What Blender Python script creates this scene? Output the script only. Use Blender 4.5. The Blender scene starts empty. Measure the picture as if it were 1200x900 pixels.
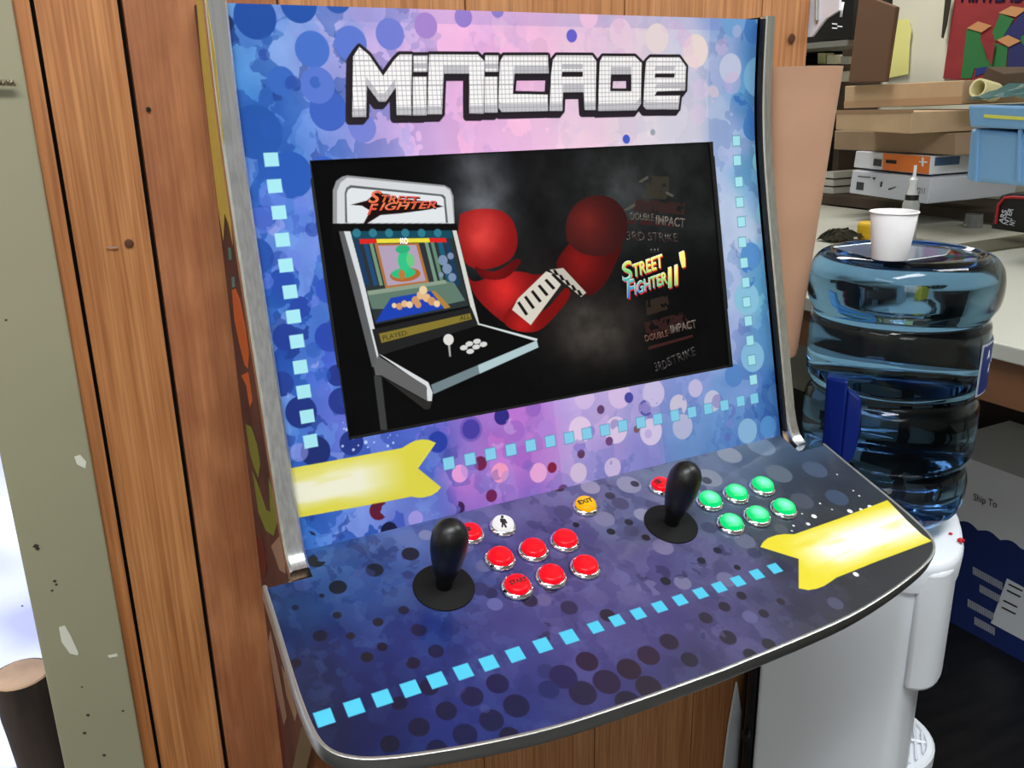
import bpy, bmesh, math, random
import numpy as np
from mathutils import Vector, Matrix

# ------------------------------------------------------------------ camera, light, exposure
H = 1.38                      # eye height above the floor
FOC, PITCH, YAW, ROLL = 1042.4122, 17.6291, 27.4406, -1.0859
CAM = np.array([-.1717, -.915, H])
_t, _y, _r = map(math.radians, (PITCH, YAW, ROLL))
FW = np.array([math.sin(_y)*math.cos(_t), math.cos(_y)*math.cos(_t), -math.sin(_t)])
RT = np.array([math.cos(_y), -math.sin(_y), 0.])
UP = np.cross(RT, FW)
CR, CU = math.cos(_r)*RT + math.sin(_r)*UP, -math.sin(_r)*RT + math.cos(_r)*UP
scn = bpy.context.scene
col = scn.collection
cd = bpy.data.cameras.new('camera')
cd.sensor_width = 36; cd.lens = FOC/1200*36; cd.clip_start = .02
cam = bpy.data.objects.new('camera', cd); col.objects.link(cam)
M4 = Matrix.Identity(4)
for i in range(3):
    M4[i][0], M4[i][1], M4[i][2], M4[i][3] = CR[i], CU[i], -FW[i], CAM[i]
cam.matrix_world = M4
scn.camera = cam
scn.view_settings.view_transform = 'Standard'
scn.view_settings.look = 'None'
scn.view_settings.exposure = 0.0
scn.view_settings.gamma = 1
scn.view_settings.use_curve_mapping = False

w = bpy.data.worlds.new('world'); scn.world = w; w.use_nodes = True
w.node_tree.nodes['Background'].inputs[0].default_value = (.80, .88, 1, 1)
w.node_tree.nodes['Background'].inputs[1].default_value = .30

def area(name, loc, size, power, color=(1, 1, 1), target=None):
    l = bpy.data.lights.new(name, 'AREA'); l.shape = 'RECTANGLE'
    l.size, l.size_y = size; l.energy = power; l.color = color
    o = bpy.data.objects.new(name, l); col.objects.link(o); o.location = loc
    d = Vector(target) - Vector(loc) if target else Vector((0, 0, -1))
    o.rotation_euler = d.to_track_quat('-Z', 'Y').to_euler()
    return o
area('ceiling_area_light', (-.2, -1.15, 2.62), (1.3, .35), 42, (.97, .99, 1))
area('ceiling_area_light', (1.7, -.7, 2.62), (1.2, .35), 26, (.97, .99, 1))
area('added_fill_light', (-1.3, -3.05, 2.0), (1.5, 1.0), 24, (.93, .97, 1), (.7, 0, 1.0))  # added fill from behind the eye, lights box and cooler; no window there
area('ceiling_area_light', (-1.7, -.9, 2.62), (.35, 1.3), 14, (.97, .99, 1))  # added overhead light, only to brighten the side panel and left boards
area('ceiling_area_light', (2.0, 1.6, 2.62), (1.2, .4), 24, (1, .98, .94))

# ------------------------------------------------------------------ helpers
def ray(px, py):
    u = (px-600)/FOC; v = -(py-450)/FOC
    return FW + u*CR + v*CU
def at_y(px, py, y): d = ray(px, py); return CAM + d*(y-CAM[1])/d[1]
def at_x(px, py, x): d = ray(px, py); return CAM + d*(x-CAM[0])/d[0]
def at_z(px, py, z): d = ray(px, py); return CAM + d*(z-CAM[2])/d[2]
def lin(c):
    c = np.asarray(c, float)/255.
    return np.where(c <= .04045, c/12.92, ((c+.055)/1.055)**2.4)

def mat(name, rgb, rough=.5, metal=0., noise=0., nscale=8., stretch=(1, 1, 1), rgb2=None, bump=0., **kw):
    m = bpy.data.materials.new(name); m.use_nodes = True
    nt = m.node_tree; b = nt.nodes['Principled BSDF']
    c = tuple(lin(rgb))+(1,)
    b.inputs['Base Color'].default_value = c
    b.inputs['Roughness'].default_value = rough
    b.inputs['Metallic'].default_value = metal
    for k, v in kw.items():
        b.inputs[k.replace('_', ' ')].default_value = v
    if noise or rgb2 is not None:
        tc = nt.nodes.new('ShaderNodeTexCoord'); mp = nt.nodes.new('ShaderNodeMapping')
        mp.inputs['Scale'].default_value = stretch
        nz = nt.nodes.new('ShaderNodeTexNoise'); nz.inputs['Scale'].default_value = nscale
        nz.inputs['Detail'].default_value = 6
        rp = nt.nodes.new('ShaderNodeValToRGB')
        c2 = tuple(lin(rgb2))+(1,) if rgb2 is not None else tuple(x*(1-noise) for x in c[:3])+(1,)
        rp.color_ramp.elements[0].position = .35; rp.color_ramp.elements[1].position = .65
        rp.color_ramp.elements[0].color = c2; rp.color_ramp.elements[1].color = c
        nt.links.new(tc.outputs['Object'], mp.inputs[0]); nt.links.new(mp.outputs[0], nz.inputs['Vector'])
        nt.links.new(nz.outputs[0], rp.inputs[0]); nt.links.new(rp.outputs[0], b.inputs['Base Color'])
        if bump:
            bp = nt.nodes.new('ShaderNodeBump'); bp.inputs['Strength'].default_value = bump
            bp.inputs['Distance'].default_value = .002
            nt.links.new(nz.outputs[0], bp.inputs['Height']); nt.links.new(bp.outputs[0], b.inputs['Normal'])
    return m

def emis(name, rgb, strength):
    m = bpy.data.materials.new(name); m.use_nodes = True
    b = m.node_tree.nodes['Principled BSDF']
    b.inputs['Base Color'].default_value = tuple(lin(rgb)*.6)+(1,)
    b.inputs['Emission Color'].default_value = tuple(lin(rgb))+(1,)
    b.inputs['Emission Strength'].default_value = strength
    b.inputs['Roughness'].default_value = .25
    return m

def wood(name, dark, light, scale, stretch, rings=3.0, rough=.55, fine=.8):
    m = bpy.data.materials.new(name); m.use_nodes = True
    nt = m.node_tree; N = nt.nodes; L = nt.links; b = N['Principled BSDF']
    tc = N.new('ShaderNodeTexCoord'); mp = N.new('ShaderNodeMapping'); mp.inputs['Scale'].default_value = stretch
    n1 = N.new('ShaderNodeTexNoise'); n1.inputs['Scale'].default_value = scale; n1.inputs['Detail'].default_value = 2
    mul = N.new('ShaderNodeMath'); mul.operation = 'MULTIPLY'; mul.inputs[1].default_value = rings
    fr = N.new('ShaderNodeMath'); fr.operation = 'PINGPONG'; fr.inputs[1].default_value = 1.0
    n2 = N.new('ShaderNodeTexNoise'); n2.inputs['Scale'].default_value = scale*9; n2.inputs['Detail'].default_value = 5
    n3 = N.new('ShaderNodeTexNoise'); n3.inputs['Scale'].default_value = 3.; n3.inputs['Detail'].default_value = 3
    add = N.new('ShaderNodeMath'); add.operation = 'MULTIPLY_ADD'; add.inputs[1].default_value = .35
    sc = N.new('ShaderNodeMath'); sc.operation = 'MULTIPLY_ADD'; sc.inputs[1].default_value = .75; sc.inputs[2].default_value = -.2
    rp = N.new('ShaderNodeValToRGB')
    rp.color_ramp.elements[0].position = .05; rp.color_ramp.elements[1].position = .95
    rp.color_ramp.elements[0].color = tuple(lin(light))+(1,); rp.color_ramp.elements[1].color = tuple(lin(dark))+(1,)
    L.new(tc.outputs['Object'], mp.inputs[0]); L.new(mp.outputs[0], n1.inputs[0]); L.new(mp.outputs[0], n2.inputs[0])
    L.new(tc.outputs['Object'], n3.inputs[0])
    L.new(n1.outputs[0], mul.inputs[0]); L.new(mul.outputs[0], fr.inputs[0])
    L.new(n3.outputs[0], sc.inputs[0])
    a2 = N.new('ShaderNodeMath'); a2.operation = 'ADD'
    L.new(fr.outputs[0], add.inputs[0]); L.new(n2.outputs[0], a2.inputs[0]); L.new(sc.outputs[0], a2.inputs[1]); L.new(a2.outputs[0], add.inputs[2])
    L.new(add.outputs[0], rp.inputs[0])
    mp2 = N.new('ShaderNodeMapping'); mp2.inputs['Scale'].default_value = (1, 1, .018)
    n4 = N.new('ShaderNodeTexNoise'); n4.inputs['Scale'].default_value = 420; n4.inputs['Detail'].default_value = 3
    r4 = N.new('ShaderNodeValToRGB'); r4.color_ramp.elements[0].position = .38; r4.color_ramp.elements[1].position = .58
    r4.color_ramp.elements[0].color = (.66, .60, .55, 1); r4.color_ramp.elements[1].color = (1, 1, 1, 1)
    mx = N.new('ShaderNodeMix'); mx.data_type = 'RGBA'; mx.blend_type = 'MULTIPLY'; mx.inputs[0].default_value = fine
    L.new(tc.outputs['Object'], mp2.inputs[0]); L.new(mp2.outputs[0], n4.inputs[0]); L.new(n4.outputs[0], r4.inputs[0])
    L.new(rp.outputs[0], mx.inputs[6]); L.new(r4.outputs[0], mx.inputs[7]); L.new(mx.outputs[2], b.inputs['Base Color'])
    b.inputs['Roughness'].default_value = rough
    return m

def vmat(name, rough=.3, emission=0., coat=0., spec=.5):
    m = bpy.data.materials.new(name); m.use_nodes = True
    nt = m.node_tree; b = nt.nodes['Principled BSDF']
    at = nt.nodes.new('ShaderNodeAttribute'); at.attribute_name = 'print'
    if emission:
        b.inputs['Base Color'].default_value = (.0015, .0015, .0015, 1)
        nt.links.new(at.outputs['Color'], b.inputs['Emission Color'])
        b.inputs['Emission Strength'].default_value = emission
    else:
        nt.links.new(at.outputs['Color'], b.inputs['Base Color'])
    b.inputs['Roughness'].default_value = rough
    b.inputs['Specular IOR Level'].default_value = spec
    b.inputs['Coat Weight'].default_value = coat; b.inputs['Coat Roughness'].default_value = .08
    return m

def wmat(o):
    return (wmat(o.parent) @ o.matrix_parent_inverse if o.parent else Matrix.Identity(4)) @ o.matrix_basis
def link(name, me, m=None, parent=None, smooth=False):
    o = bpy.data.objects.new(name, me); col.objects.link(o)
    if m is not None:
        for k in (m if isinstance(m, (list, tuple)) else [m]): me.materials.append(k)
    if parent is not None: o.parent = parent; o.matrix_parent_inverse = wmat(parent).inverted()
    if smooth:
        me.polygons.foreach_set('use_smooth', [True]*len(me.polygons))
    return o
def build(name, bm, m, parent=None, smooth=False, bevel=0., seg=2, angle=None):
    bmesh.ops.recalc_face_normals(bm, faces=bm.faces)
    me = bpy.data.meshes.new(name); bm.to_mesh(me); bm.free()
    o = link(name, me, m, parent, smooth)
    if angle is not None:
        me.polygons.foreach_set('use_smooth', [True]*len(me.polygons))
        me.set_sharp_from_angle(angle=math.radians(angle))
    if bevel:
        bv = o.modifiers.new('bevel', 'BEVEL'); bv.width = bevel; bv.segments = seg; bv.limit_method = 'ANGLE'
    return o
def tag(o, label=None, cat=None, group=None, kind=None):
    if label: o['label'] = label
    if cat: o['category'] = cat
    if group: o['group'] = group
    if kind: o['kind'] = kind
    return o
def empty(name, loc, label, cat, group=None):
    o = bpy.data.objects.new(name, None); col.objects.link(o); o.location = loc; o.empty_display_size = .05
    return tag(o, label, cat, group)

def add_box(bm, lo, hi, mi=0):
    lo, hi = np.minimum(lo, hi), np.maximum(lo, hi)
    v = [bm.verts.new((x, y, z)) for x in (lo[0], hi[0]) for y in (lo[1], hi[1]) for z in (lo[2], hi[2])]
    for f in ((0, 1, 3, 2), (4, 6, 7, 5), (0, 4, 5, 1), (2, 3, 7, 6), (0, 2, 6, 4), (1, 5, 7, 3)):
        bm.faces.new([v[i] for i in f]).material_index = mi
def add_prism(bm, pts, ext, mi=0):
    a = [bm.verts.new(tuple(p)) for p in pts]; b = [bm.verts.new(tuple(np.asarray(p)+ext)) for p in pts]
    n = len(a)
    f = bm.faces.new(a); g = bm.faces.new(b[::-1]); f.material_index = g.material_index = mi
    for i in range(n):
        bm.faces.new((a[i], a[(i+1) % n], b[(i+1) % n], b[i])).material_index = mi
def prism(pts, ext):
    bm = bmesh.new(); add_prism(bm, pts, np.asarray(ext, float)); return bm
def add_lathe(bm, prof, n=40, M=Matrix.Identity(4), sx=1, sy=1):
    rings = []
    for r, z in prof:
        if r < 1e-6: rings.append([bm.verts.new(M @ Vector((0, 0, z)))])
        else: rings.append([bm.verts.new(M @ Vector((r*sx*math.cos(2*math.pi*k/n), r*sy*math.sin(2*math.pi*k/n), z))) for k in range(n)])
    for A, B in zip(rings, rings[1:]):
        for k in range(n):
            k2 = (k+1) % n
            if len(A) == 1 and len(B) == 1: continue
            if len(A) == 1: bm.faces.new((A[0], B[k], B[k2]))
            elif len(B) == 1: bm.faces.new((A[k], A[k2], B[0]))
            else: bm.faces.new((A[k], A[k2], B[k2], B[k]))
def lathe(prof, n=40, M=Matrix.Identity(4), **k):
    bm = bmesh.new(); add_lathe(bm, prof, n, M, **k); return bm
def add_tube(bm, pts, r, n=10, cap=True):
    pts = [Vector(p) for p in pts]; rings = []
    rr = r if isinstance(r, (list, tuple)) else [r]*len(pts)
    for i, p in enumerate(pts):
        d = (pts[min(i+1, len(pts)-1)]-pts[max(i-1, 0)]).normalized()
        a = d.orthogonal().normalized() if i == 0 else (a - d*a.dot(d)).normalized()
        c = d.cross(a)
        rings.append([bm.verts.new(p+(a*math.cos(2*math.pi*k/n)+c*math.sin(2*math.pi*k/n))*rr[i]) for k in range(n)])
    for A, B in zip(rings, rings[1:]):
        for k in range(n): bm.faces.new((A[k], A[(k+1) % n], B[(k+1) % n], B[k]))
    if cap: bm.faces.new(rings[0][::-1]); bm.faces.new(rings[-1])
def text(name, s, p0, p1, height, m, parent, normal, lift=.0004, thick=.0002, shear=0., font_scale_x=1., fit=True, bold=0.):
    """lettering whose baseline runs p0 -> p1 on a surface with the given normal"""
    c = bpy.data.curves.new('t', 'FONT'); c.body = s; c.size = 1; c.shear = shear; c.offset = bold
    o = bpy.data.objects.new('t', c); col.objects.link(o)
    dg = bpy.context.evaluated_depsgraph_get(); dg.update()
    me = bpy.data.meshes.new_from_object(o.evaluated_get(dg)); bpy.data.objects.remove(o)
    co = np.zeros(len(me.vertices)*3); me.vertices.foreach_get('co', co); co = co.reshape(-1, 3)
    x0, x1 = co[:, 0].min(), co[:, 0].max(); y0, y1 = co[:, 1].min(), co[:, 1].max()
    p0, p1, n = map(lambda q: np.asarray(q, float), (p0, p1, normal)); n = n/np.linalg.norm(n)
    U = p1-p0; W = np.linalg.norm(U); U = U/W; V = np.cross(n, U)
    P = p0 + np.outer((co[:, 0]-x0)/(x1-x0)*W, U) + np.outer((co[:, 1]-y0)/(y1-y0)*height, V) + n*lift
    me.vertices.foreach_set('co', P.ravel()); me.update()
    bm = bmesh.new(); bm.from_mesh(me)
    r = bmesh.ops.extrude_face_region(bm, geom=bm.faces[:])
    for v in [g for g in r['geom'] if isinstance(g, bmesh.types.BMVert)]: v.co += Vector(n)*thick
    me.materials.clear()
    return build(name, bm, m, parent)

def struct(o): o['kind'] = 'structure'; return o

# ------------------------------------------------------------------ numpy print painter
class Print:
    def __init__(s, A, B, seed):
        s.A, s.B = A, B; s.c = np.zeros(A.shape+(3,)); s.h = abs(A[0, 1]-A[0, 0]); s.rng = np.random.default_rng(seed)
    def field(s, ctr, sig):
        num = np.zeros_like(s.c); den = np.zeros(s.A.shape)
        for a, b, c in ctr:
            wgt = np.exp(-((s.A-a)**2+(s.B-b)**2)/(2*sig*sig))+1e-12
            num += wgt[..., None]*np.array(c, float); den += wgt
        s.c = num/den[..., None]
    def noise(s, scale, seed, oct=3):
        out = np.zeros(s.A.shape); amp = 1.; tot = 0
        for k in range(oct):
            g = np.random.default_rng(seed+k).random((97, 97)); sc = scale/2**k
            u = s.A/sc+31.7+k*7; v = s.B/sc+17.3+k*5
            iu, iv = np.floor(u).astype(int), np.floor(v).astype(int); fu, fv = u-iu, v-iv
            fu = fu*fu*(3-2*fu); fv = fv*fv*(3-2*fv)
            G = lambda i, j: g[(iu+i) % 97, (iv+j) % 97]
            out += amp*(G(0, 0)*(1-fu)*(1-fv)+G(1, 0)*fu*(1-fv)+G(0, 1)*(1-fu)*fv+G(1, 1)*fu*fv); tot += amp; amp *= .5
        return out/tot
    def shards(s, size, seed, warp=.4):
        """random value per warped voronoi cell: torn, leaf-like patches"""
        u = (s.A+(s.noise(size*.7, seed, 3)-.5)*size*warp*3)/size+50; v = (s.B+(s.noise(size*.7, seed+9, 3)-.5)*size*warp*3)/size*.7+50
        iu, iv = np.floor(u).astype(int), np.floor(v).astype(int)
        g = np.random.default_rng(seed+20); J = g.random((64, 64, 3))
        best = np.full(s.A.shape, 9.); val = np.zeros(s.A.shape)
        for i in (-1, 0, 1):
            for j in (-1, 0, 1):
                q = J[(iu+i) % 64, (iv+j) % 64]
                d = np.hypot(iu+i+q[..., 0]-u, iv+j+q[..., 1]-v)
                k = d < best; best[k] = d[k]; val[k] = q[..., 2][k]
        return val
    def mix(s, m, c, sl=(slice(None), slice(None))):
        s.c[sl] = s.c[sl]*(1-m[..., None])+np.array(c, float)*m[..., None]
    def win(s, a0, a1, b0, b1):
        ia = np.nonzero((s.A[0] >= a0-s.h*3) & (s.A[0] <= a1+s.h*3))[0]
        ib = np.nonzero((s.B[:, 0] >= b0-s.h*3) & (s.B[:, 0] <= b1+s.h*3))[0]
        if len(ia) == 0 or len(ib) == 0: return None
        return (slice(ib[0], ib[-1]+1), slice(ia[0], ia[-1]+1))
    def disc(s, a, b, r, c, al=1., ragged=0., ring=0., sy=1.):
        k = s.win(a-r*1.3, a+r*1.3, b-r*1.3, b+r*1.3)
        if k is None: return
        d = np.hypot(s.A[k]-a, (s.B[k]-b)/sy)
        m = np.clip((r-d)/s.h+.5, 0, 1)*al
        if ragged: m = m*(s.rag[k] > ragged)
        if ring: m = m*np.where(d < r*ring, .35, 1)
        s.mix(m, c, k)
    def mask(s, P):
        P = np.asarray(P, float); k = s.win(P[:, 0].min(), P[:, 0].max(), P[:, 1].min(), P[:, 1].max())
        if k is None: return None, None
        A, B = s.A[k], s.B[k]; ins = np.zeros(A.shape, bool); dm = np.full(A.shape, 9.)
        for (x0, y0), (x1, y1) in zip(P, np.roll(P, -1, 0)):
            if y0 != y1:
                c = ((y0 > B) != (y1 > B)) & (A < (x1-x0)*(B-y0)/(y1-y0)+x0); ins ^= c
            L2 = (x1-x0)**2+(y1-y0)**2+1e-18
            t = np.clip(((A-x0)*(x1-x0)+(B-y0)*(y1-y0))/L2, 0, 1)
            dm = np.minimum(dm, np.hypot(A-x0-t*(x1-x0), B-y0-t*(y1-y0)))
        return np.clip(np.where(ins, dm, -dm)/s.h+.5, 0, 1), k
    def poly(s, P, c, al=1.):
        m, k = s.mask(P)
        if k is not None: s.mix(m*al, c, k)
    def full(s, polys):
        F = np.zeros(s.A.shape)
        for P in polys:
            m, k = s.mask(P)
            if k is not None: F[k] = np.maximum(F[k], m)
        return F
    def dilate(s, F, r):
        n = int(round(r/s.h)); out = F.copy()
        for i in range(-n, n+1):
            for j in range(-n, n+1):
                if i*i+j*j <= (n+.3)**2: out = np.maximum(out, np.roll(np.roll(F, i, 0), j, 1))
        return out

def grid_mesh(name, P, colr, keep, m, parent):
    """P (nb,na,3) points; colr sRGB 0..255; keep = boolean per face (nb-1,na-1)"""
    nb, na = P.shape[:2]; idx = np.arange(nb*na).reshape(nb, na)
    f = np.stack([idx[:-1, :-1], idx[:-1, 1:], idx[1:, 1:], idx[1:, :-1]], -1)[keep]
    used = np.zeros(nb*na, bool); used[f.ravel()] = True; new = np.cumsum(used)-1
    V = P.reshape(-1, 3)[used]; F = new[f]; C = lin(np.clip(colr, 0, 255)).reshape(-1, 3)[used]
    me = bpy.data.meshes.new(name)
    me.vertices.add(len(V)); me.vertices.foreach_set('co', V.astype(np.float32).ravel())
    me.loops.add(F.size); me.loops.foreach_set('vertex_index', F.astype(np.int32).ravel())
    me.polygons.add(len(F)); me.polygons.foreach_set('loop_start', np.arange(0, F.size, 4, dtype=np.int32))
    me.update(calc_edges=True)
    a = me.color_attributes.new('print', 'FLOAT_COLOR', 'POINT')
    a.data.foreach_set('color', np.c_[C, np.ones(len(C))].astype(np.float32).ravel())
    return link(name, me, m, parent, smooth=True)

# ------------------------------------------------------------------ shared materials
M_chrome = mat('polished_aluminium', (232, 234, 238), .27, 1., noise=.22, nscale=110, stretch=(3, 3, .015))
M_black = mat('black_plastic', (14, 14, 15), .35)
M_darkgap = mat('dark_gap', (12, 9, 7), .9)
M_white = mat('white_plastic', (226, 231, 238), .35)
M_kraft = mat('kraft_paper', (184, 142, 114), .75, noise=.10, nscale=14)
M_card = mat('cardboard', (190, 160, 125), .8, noise=.12, nscale=9)
M_card2 = mat('cardboard_dark', (120, 92, 68), .8, noise=.15, nscale=9)

# ------------------------------------------------------------------ room
F_wood = wood('fir_board', (164, 104, 56), (214, 154, 98), 12, (1, 1, .04), 5.)
P_wood = wood('plywood', (150, 92, 56), (214, 148, 98), 6, (1, 1, .25), 9., fine=.5)
O_wood = wood('pine_panel', (180, 122, 76), (214, 160, 112), 7, (1, 1, .1), 3.)
WT, TH = 1.02, .14
bm = bmesh.new()
def board(x0, x1, z0, z1, mi, y=.001, g0=.0010, g1=.0010):
    add_box(bm, (x0+g0, y, z0), (x1-g1, .02, z1), mi)
board(-.1655, -.150, 0, 2.6, 0, .001, .0005, .0018); board(-.150, -.0805, 0, 2.6, 0, .0004, .0018, .002); board(-.0805, .06, 0, 2.6, 1, .002, .0028)
xs = [.06, .257, .459, .666, .747]
for i in range(4): board(xs[i], xs[i+1], 1.2, 2.6, 2)
xs = [.06, .25, .43, .613, .70, .747]
for i in range(5): board(xs[i], xs[i+1], 0, 1.2, 2)
add_box(bm, (-.165, .019, 0), (.747, .10, 2.6), 3)
struct(build('wall_back', bm, [F_wood, P_wood, O_wood, M_darkgap]))
bm = bmesh.new()
for (px, py, r) in ((151, 285, .004), (928, 45, .006)):
    p = at_y(px, py, -.0015); add_lathe(bm, [(0, 0), (r, 0), (r*.8, .0006), (0, .0008)], 14, Matrix.Translation(p) @ Matrix.Rotation(math.pi/2, 4, 'X'))
struct(build('trim_3', bm, mat('knot', (82, 42, 22), .6)))
# screw hole and staple in the boards
p = at_y(174, 128, .001)
tag(build('nail', lathe([(0, 0), (.0022, 0), (.002, .001), (0, .0012)], 12, Matrix.Translation(p) @ Matrix.Rotation(math.pi/2, 4, 'X')), M_black),
    'small dark nail head in the plywood left of the arcade cabinet', 'nail')
bm = bmesh.new(); a, b = at_y(125, 290, -.002), at_y(138, 290, -.002); add_tube(bm, [a+(0, .0015, 0), a, b, b+(0, .0015, 0)], .0006, 6)
tag(build('staple', bm, M_chrome), 'thin metal staple in the left wooden board', 'staple')

green = mat('sage_paint', (146, 142, 116), .5, noise=.06, nscale=5)
bm = bmesh.new(); add_box(bm, (-.2405, -.004, 0), (-.1648, .09, 2.6)); struct(build('trim_1', bm, green, bevel=.002))
chip = mat('bare_chip', (205, 205, 190), .7)
bm = bmesh.new()
for P in ([(69, 735), (76, 733), (83, 745), (92, 765), (91, 768), (82, 766), (72, 752)], [(126, 768), (137, 766), (138, 769), (128, 771)], [(87, 535), (94, 533), (101, 541), (100, 549), (90, 544)]):
    add_prism(bm, [at_y(x, y, -.0042) for x, y in P], np.array([0, -.0004, 0]))
struct(build('trim_2', bm, chip))
bm = bmesh.new()
for x, y, w_ in ((42, 640, 4), (44, 643, 3), (64, 681, 2.5), (66, 685, 2), (61, 692, 2), (26, 710, 1.5), (103, 838, 2.5), (99, 859, 2.5), (122, 885, 2.5), (144, 833, 1.8), (96, 805, 1.5), (7, 375, 2)):
    add_prism(bm, [at_y(x+a_*w_, y+b__*w_*.7, -.0041) for a_, b__ in ((-1, .3), (-.2, -1), (1, -.4), (.4, 1))], np.array([0, -.0003, 0]))
struct(build('trim_5', bm, mat('dirt_speck', (52, 48, 38), .9)))
bm = bmesh.new(); a, b = at_y(-40, 96, -.012), at_y(17, 97, -.012)
pts = []; n = 90
for i in range(n+1):
    t = i/n; pts.append(a+(b-a)*t+np.array([0, math.cos(t*n*.9)*.0016, math.sin(t*n*.9)*.0016]))
add_tube(bm, pts, .0014, 6); add_tube(bm, [a, b], .0017, 8)
tag(build('threaded_rod', bm, mat('rod_metal', (170, 160, 140), .35, 1.)), 'thin threaded metal rod crossing the sage green post', 'rod')
# daylight window beyond the post
sky = bpy.data.materials.new('frosted_daylight'); sky.use_nodes = True
nt = sky.node_tree; b_ = nt.nodes['Principled BSDF']; tc = nt.nodes.new('ShaderNodeTexCoord')
nz = nt.nodes.new('ShaderNodeTexNoise'); nz.inputs['Scale'].default_value = 7; nz.inputs['Detail'].default_value = 1
rp = nt.nodes.new('ShaderNodeValToRGB'); rp.color_ramp.elements[0].position = .38; rp.color_ramp.elements[1].position = .6
rp.color_ramp.elements[0].color = tuple(lin((150, 160, 225)))+(1,); rp.color_ramp.elements[1].color = tuple(lin((235, 245, 255)))+(1,)
nt.links.new(tc.outputs['Object'], nz.inputs[0]); nt.links.new(nz.outputs[0], rp.inputs[0]); nt.links.new(rp.outputs[0], b_.inputs['Emission Color'])
b_.inputs['Emission Strength'].default_value = 1.1; b_.inputs['Base Color'].default_value = (.5, .5, .55, 1)
bm = bmesh.new(); add_box(bm, (-1.2, .42, .15), (.0, .43, 2.2)); wn = struct(build('window_1', bm, sky))
bm = bmesh.new(); add_box(bm, (-1.26, .40, .09), (.06, .44, .15)); add_box(bm, (-1.26, .40, 2.2), (.06, .44, 2.26)); add_box(bm, (.0, .40, .15), (.06, .44, 2.2)); add_box(bm, (-1.26, .40, .15), (-1.2, .44, 2.2))
build('window_frame', bm, M_white, wn)
bm = bmesh.new(); add_box(bm, (-1.2, .03, .42), (-.16, .40, .45)); struct(build('trim_4', bm, mat('sill_paint', (200, 200, 205), .5)))
# log
lc = at_z(24, 790, H-.70); bark = mat('bark', (62, 48, 38), .9, noise=.6, nscale=30, stretch=(1, 1, .2), bump=.8)
lg = empty('log', (lc[0], lc[1], .45), 'cut log with dark bark standing left of the green post', 'log')
R0 = .036; bm = bmesh.new(); n = 28; rings = []
ht = H-.70-.45; rnd = random.Random(4)
for k in range(9):
    z = .45+ht*k/8
    rings.append([bm.verts.new((lc[0]+(.012*(1-k/8))+(R0*(.86+.14*k/8)+rnd.uniform(-.0012, .0012))*math.cos(2*math.pi*j/n), lc[1]+R0*(.86+.14*k/8)*math.sin(2*math.pi*j/n), z)) for j in range(n)])
for A, B in zip(rings, rings[1:]):
    for j in range(n): bm.faces.new((A[j], A[(j+1) % n], B[(j+1) % n], B[j]))
bm.faces.new(rings[0][::-1]); build('bark', bm, bark, lg, smooth=True)
build('cut_face', lathe([(0, .001), (R0*.92, .001), (R0*.98, -.002), (R0*.9, -.003)], 28, Matrix.Translation((lc[0], lc[1], H-.70))),
      mat('end_grain', (214, 176, 140), .7, noise=.3, nscale=18), lg)

floor_m = mat('black_floor', (34, 33, 34), .45, rgb2=(20, 20, 21), nscale=6, stretch=(1, 6, 1))
bm = bmesh.new(); add_box(bm, (-2.6, -3.2, -.05), (3.1, 3.3, 0)); struct(build('floor', bm, floor_m))
bm = bmesh.new(); add_box(bm, (-2.6, -3.2, 2.7), (3.1, 3.3, 2.75)); struct(build('ceiling', bm, mat('ceiling_paint', (215, 215, 210), .9)))
wallp = mat('cream_wall', (214, 211, 192), .8, noise=.03, nscale=3)
bm = bmesh.new(); add_box(bm, (3.0, -3.2, 0), (3.1, 3.3, 2.7)); struct(build('wall_right', bm, wallp))
bm = bmesh.new(); add_box(bm, (-2.6, 3.2, 0), (3.0, 3.3, 2.7)); struct(build('wall_far', bm, wallp))
bm = bmesh.new(); add_box(bm, (-2.7, -3.2, 0), (-2.6, 3.3, 2.7)); struct(build('wall_left', bm, wallp))
bm = bmesh.new(); add_box(bm, (-2.6, -3.3, 0), (3.0, -3.2, 2.7)); struct(build('wall_front', bm, mat('grey_wall', (190, 188, 182), .8)))

# ------------------------------------------------------------------ arcade cabinet
W = .610
ZC, YC = -.4074, -.1415          # crease, relative to the eye
ZT = .0865
SL = .229
def pf(z):                        # bezel profile, y of the front surface at height z (relative to the eye)
    z = np.asarray(z, float); k = .035
    lin_ = -.055-SL*(-(z)-.03)     # straight slope below the bend
    t = -(z)-.03
    sp = k*np.logaddexp(0, t/k*1.0)
    return -.055-SL*sp+.0012
pf_off = YC-float(pf(ZC))
def prof(z): return pf(z)+pf_off*np.clip(-(np.asarray(z, float))/.4, 0, 1)
def bez(px, py):
    d = ray(px, py); y = -.09
    for _ in range(25):
        t = (y-CAM[1])/d[1]; z = d[2]*t; y = float(prof(z))
    return (CAM[0]+d[0]*t, z)
AD = math.radians(18.436); CD, SD = math.cos(AD), math.sin(AD)
NDK = np.array([0, -SD, CD])
def dk(x, s, h=0.): return np.array([x, YC-s*CD-h*SD, H+ZC-s*SD+h*CD])
def deck_at(px, py, h=0.):
    d = ray(px, py); P0 = dk(0, 0, h); t = (P0-CAM)@NDK/(d@NDK); P = CAM+d*t
    return P[0], float((P-P0)@np.array([0, -CD, -SD]))
def bmm(px, py):                  # metres per pixel on the bezel
    x, z = bez(px, py); P = np.array([x, float(prof(z)), z+H]); return ((P-CAM)@FW)/FOC
def dmm(px, py):
    x, s = deck_at(px, py); return ((dk(x, s)-CAM)@FW)/FOC

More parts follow.
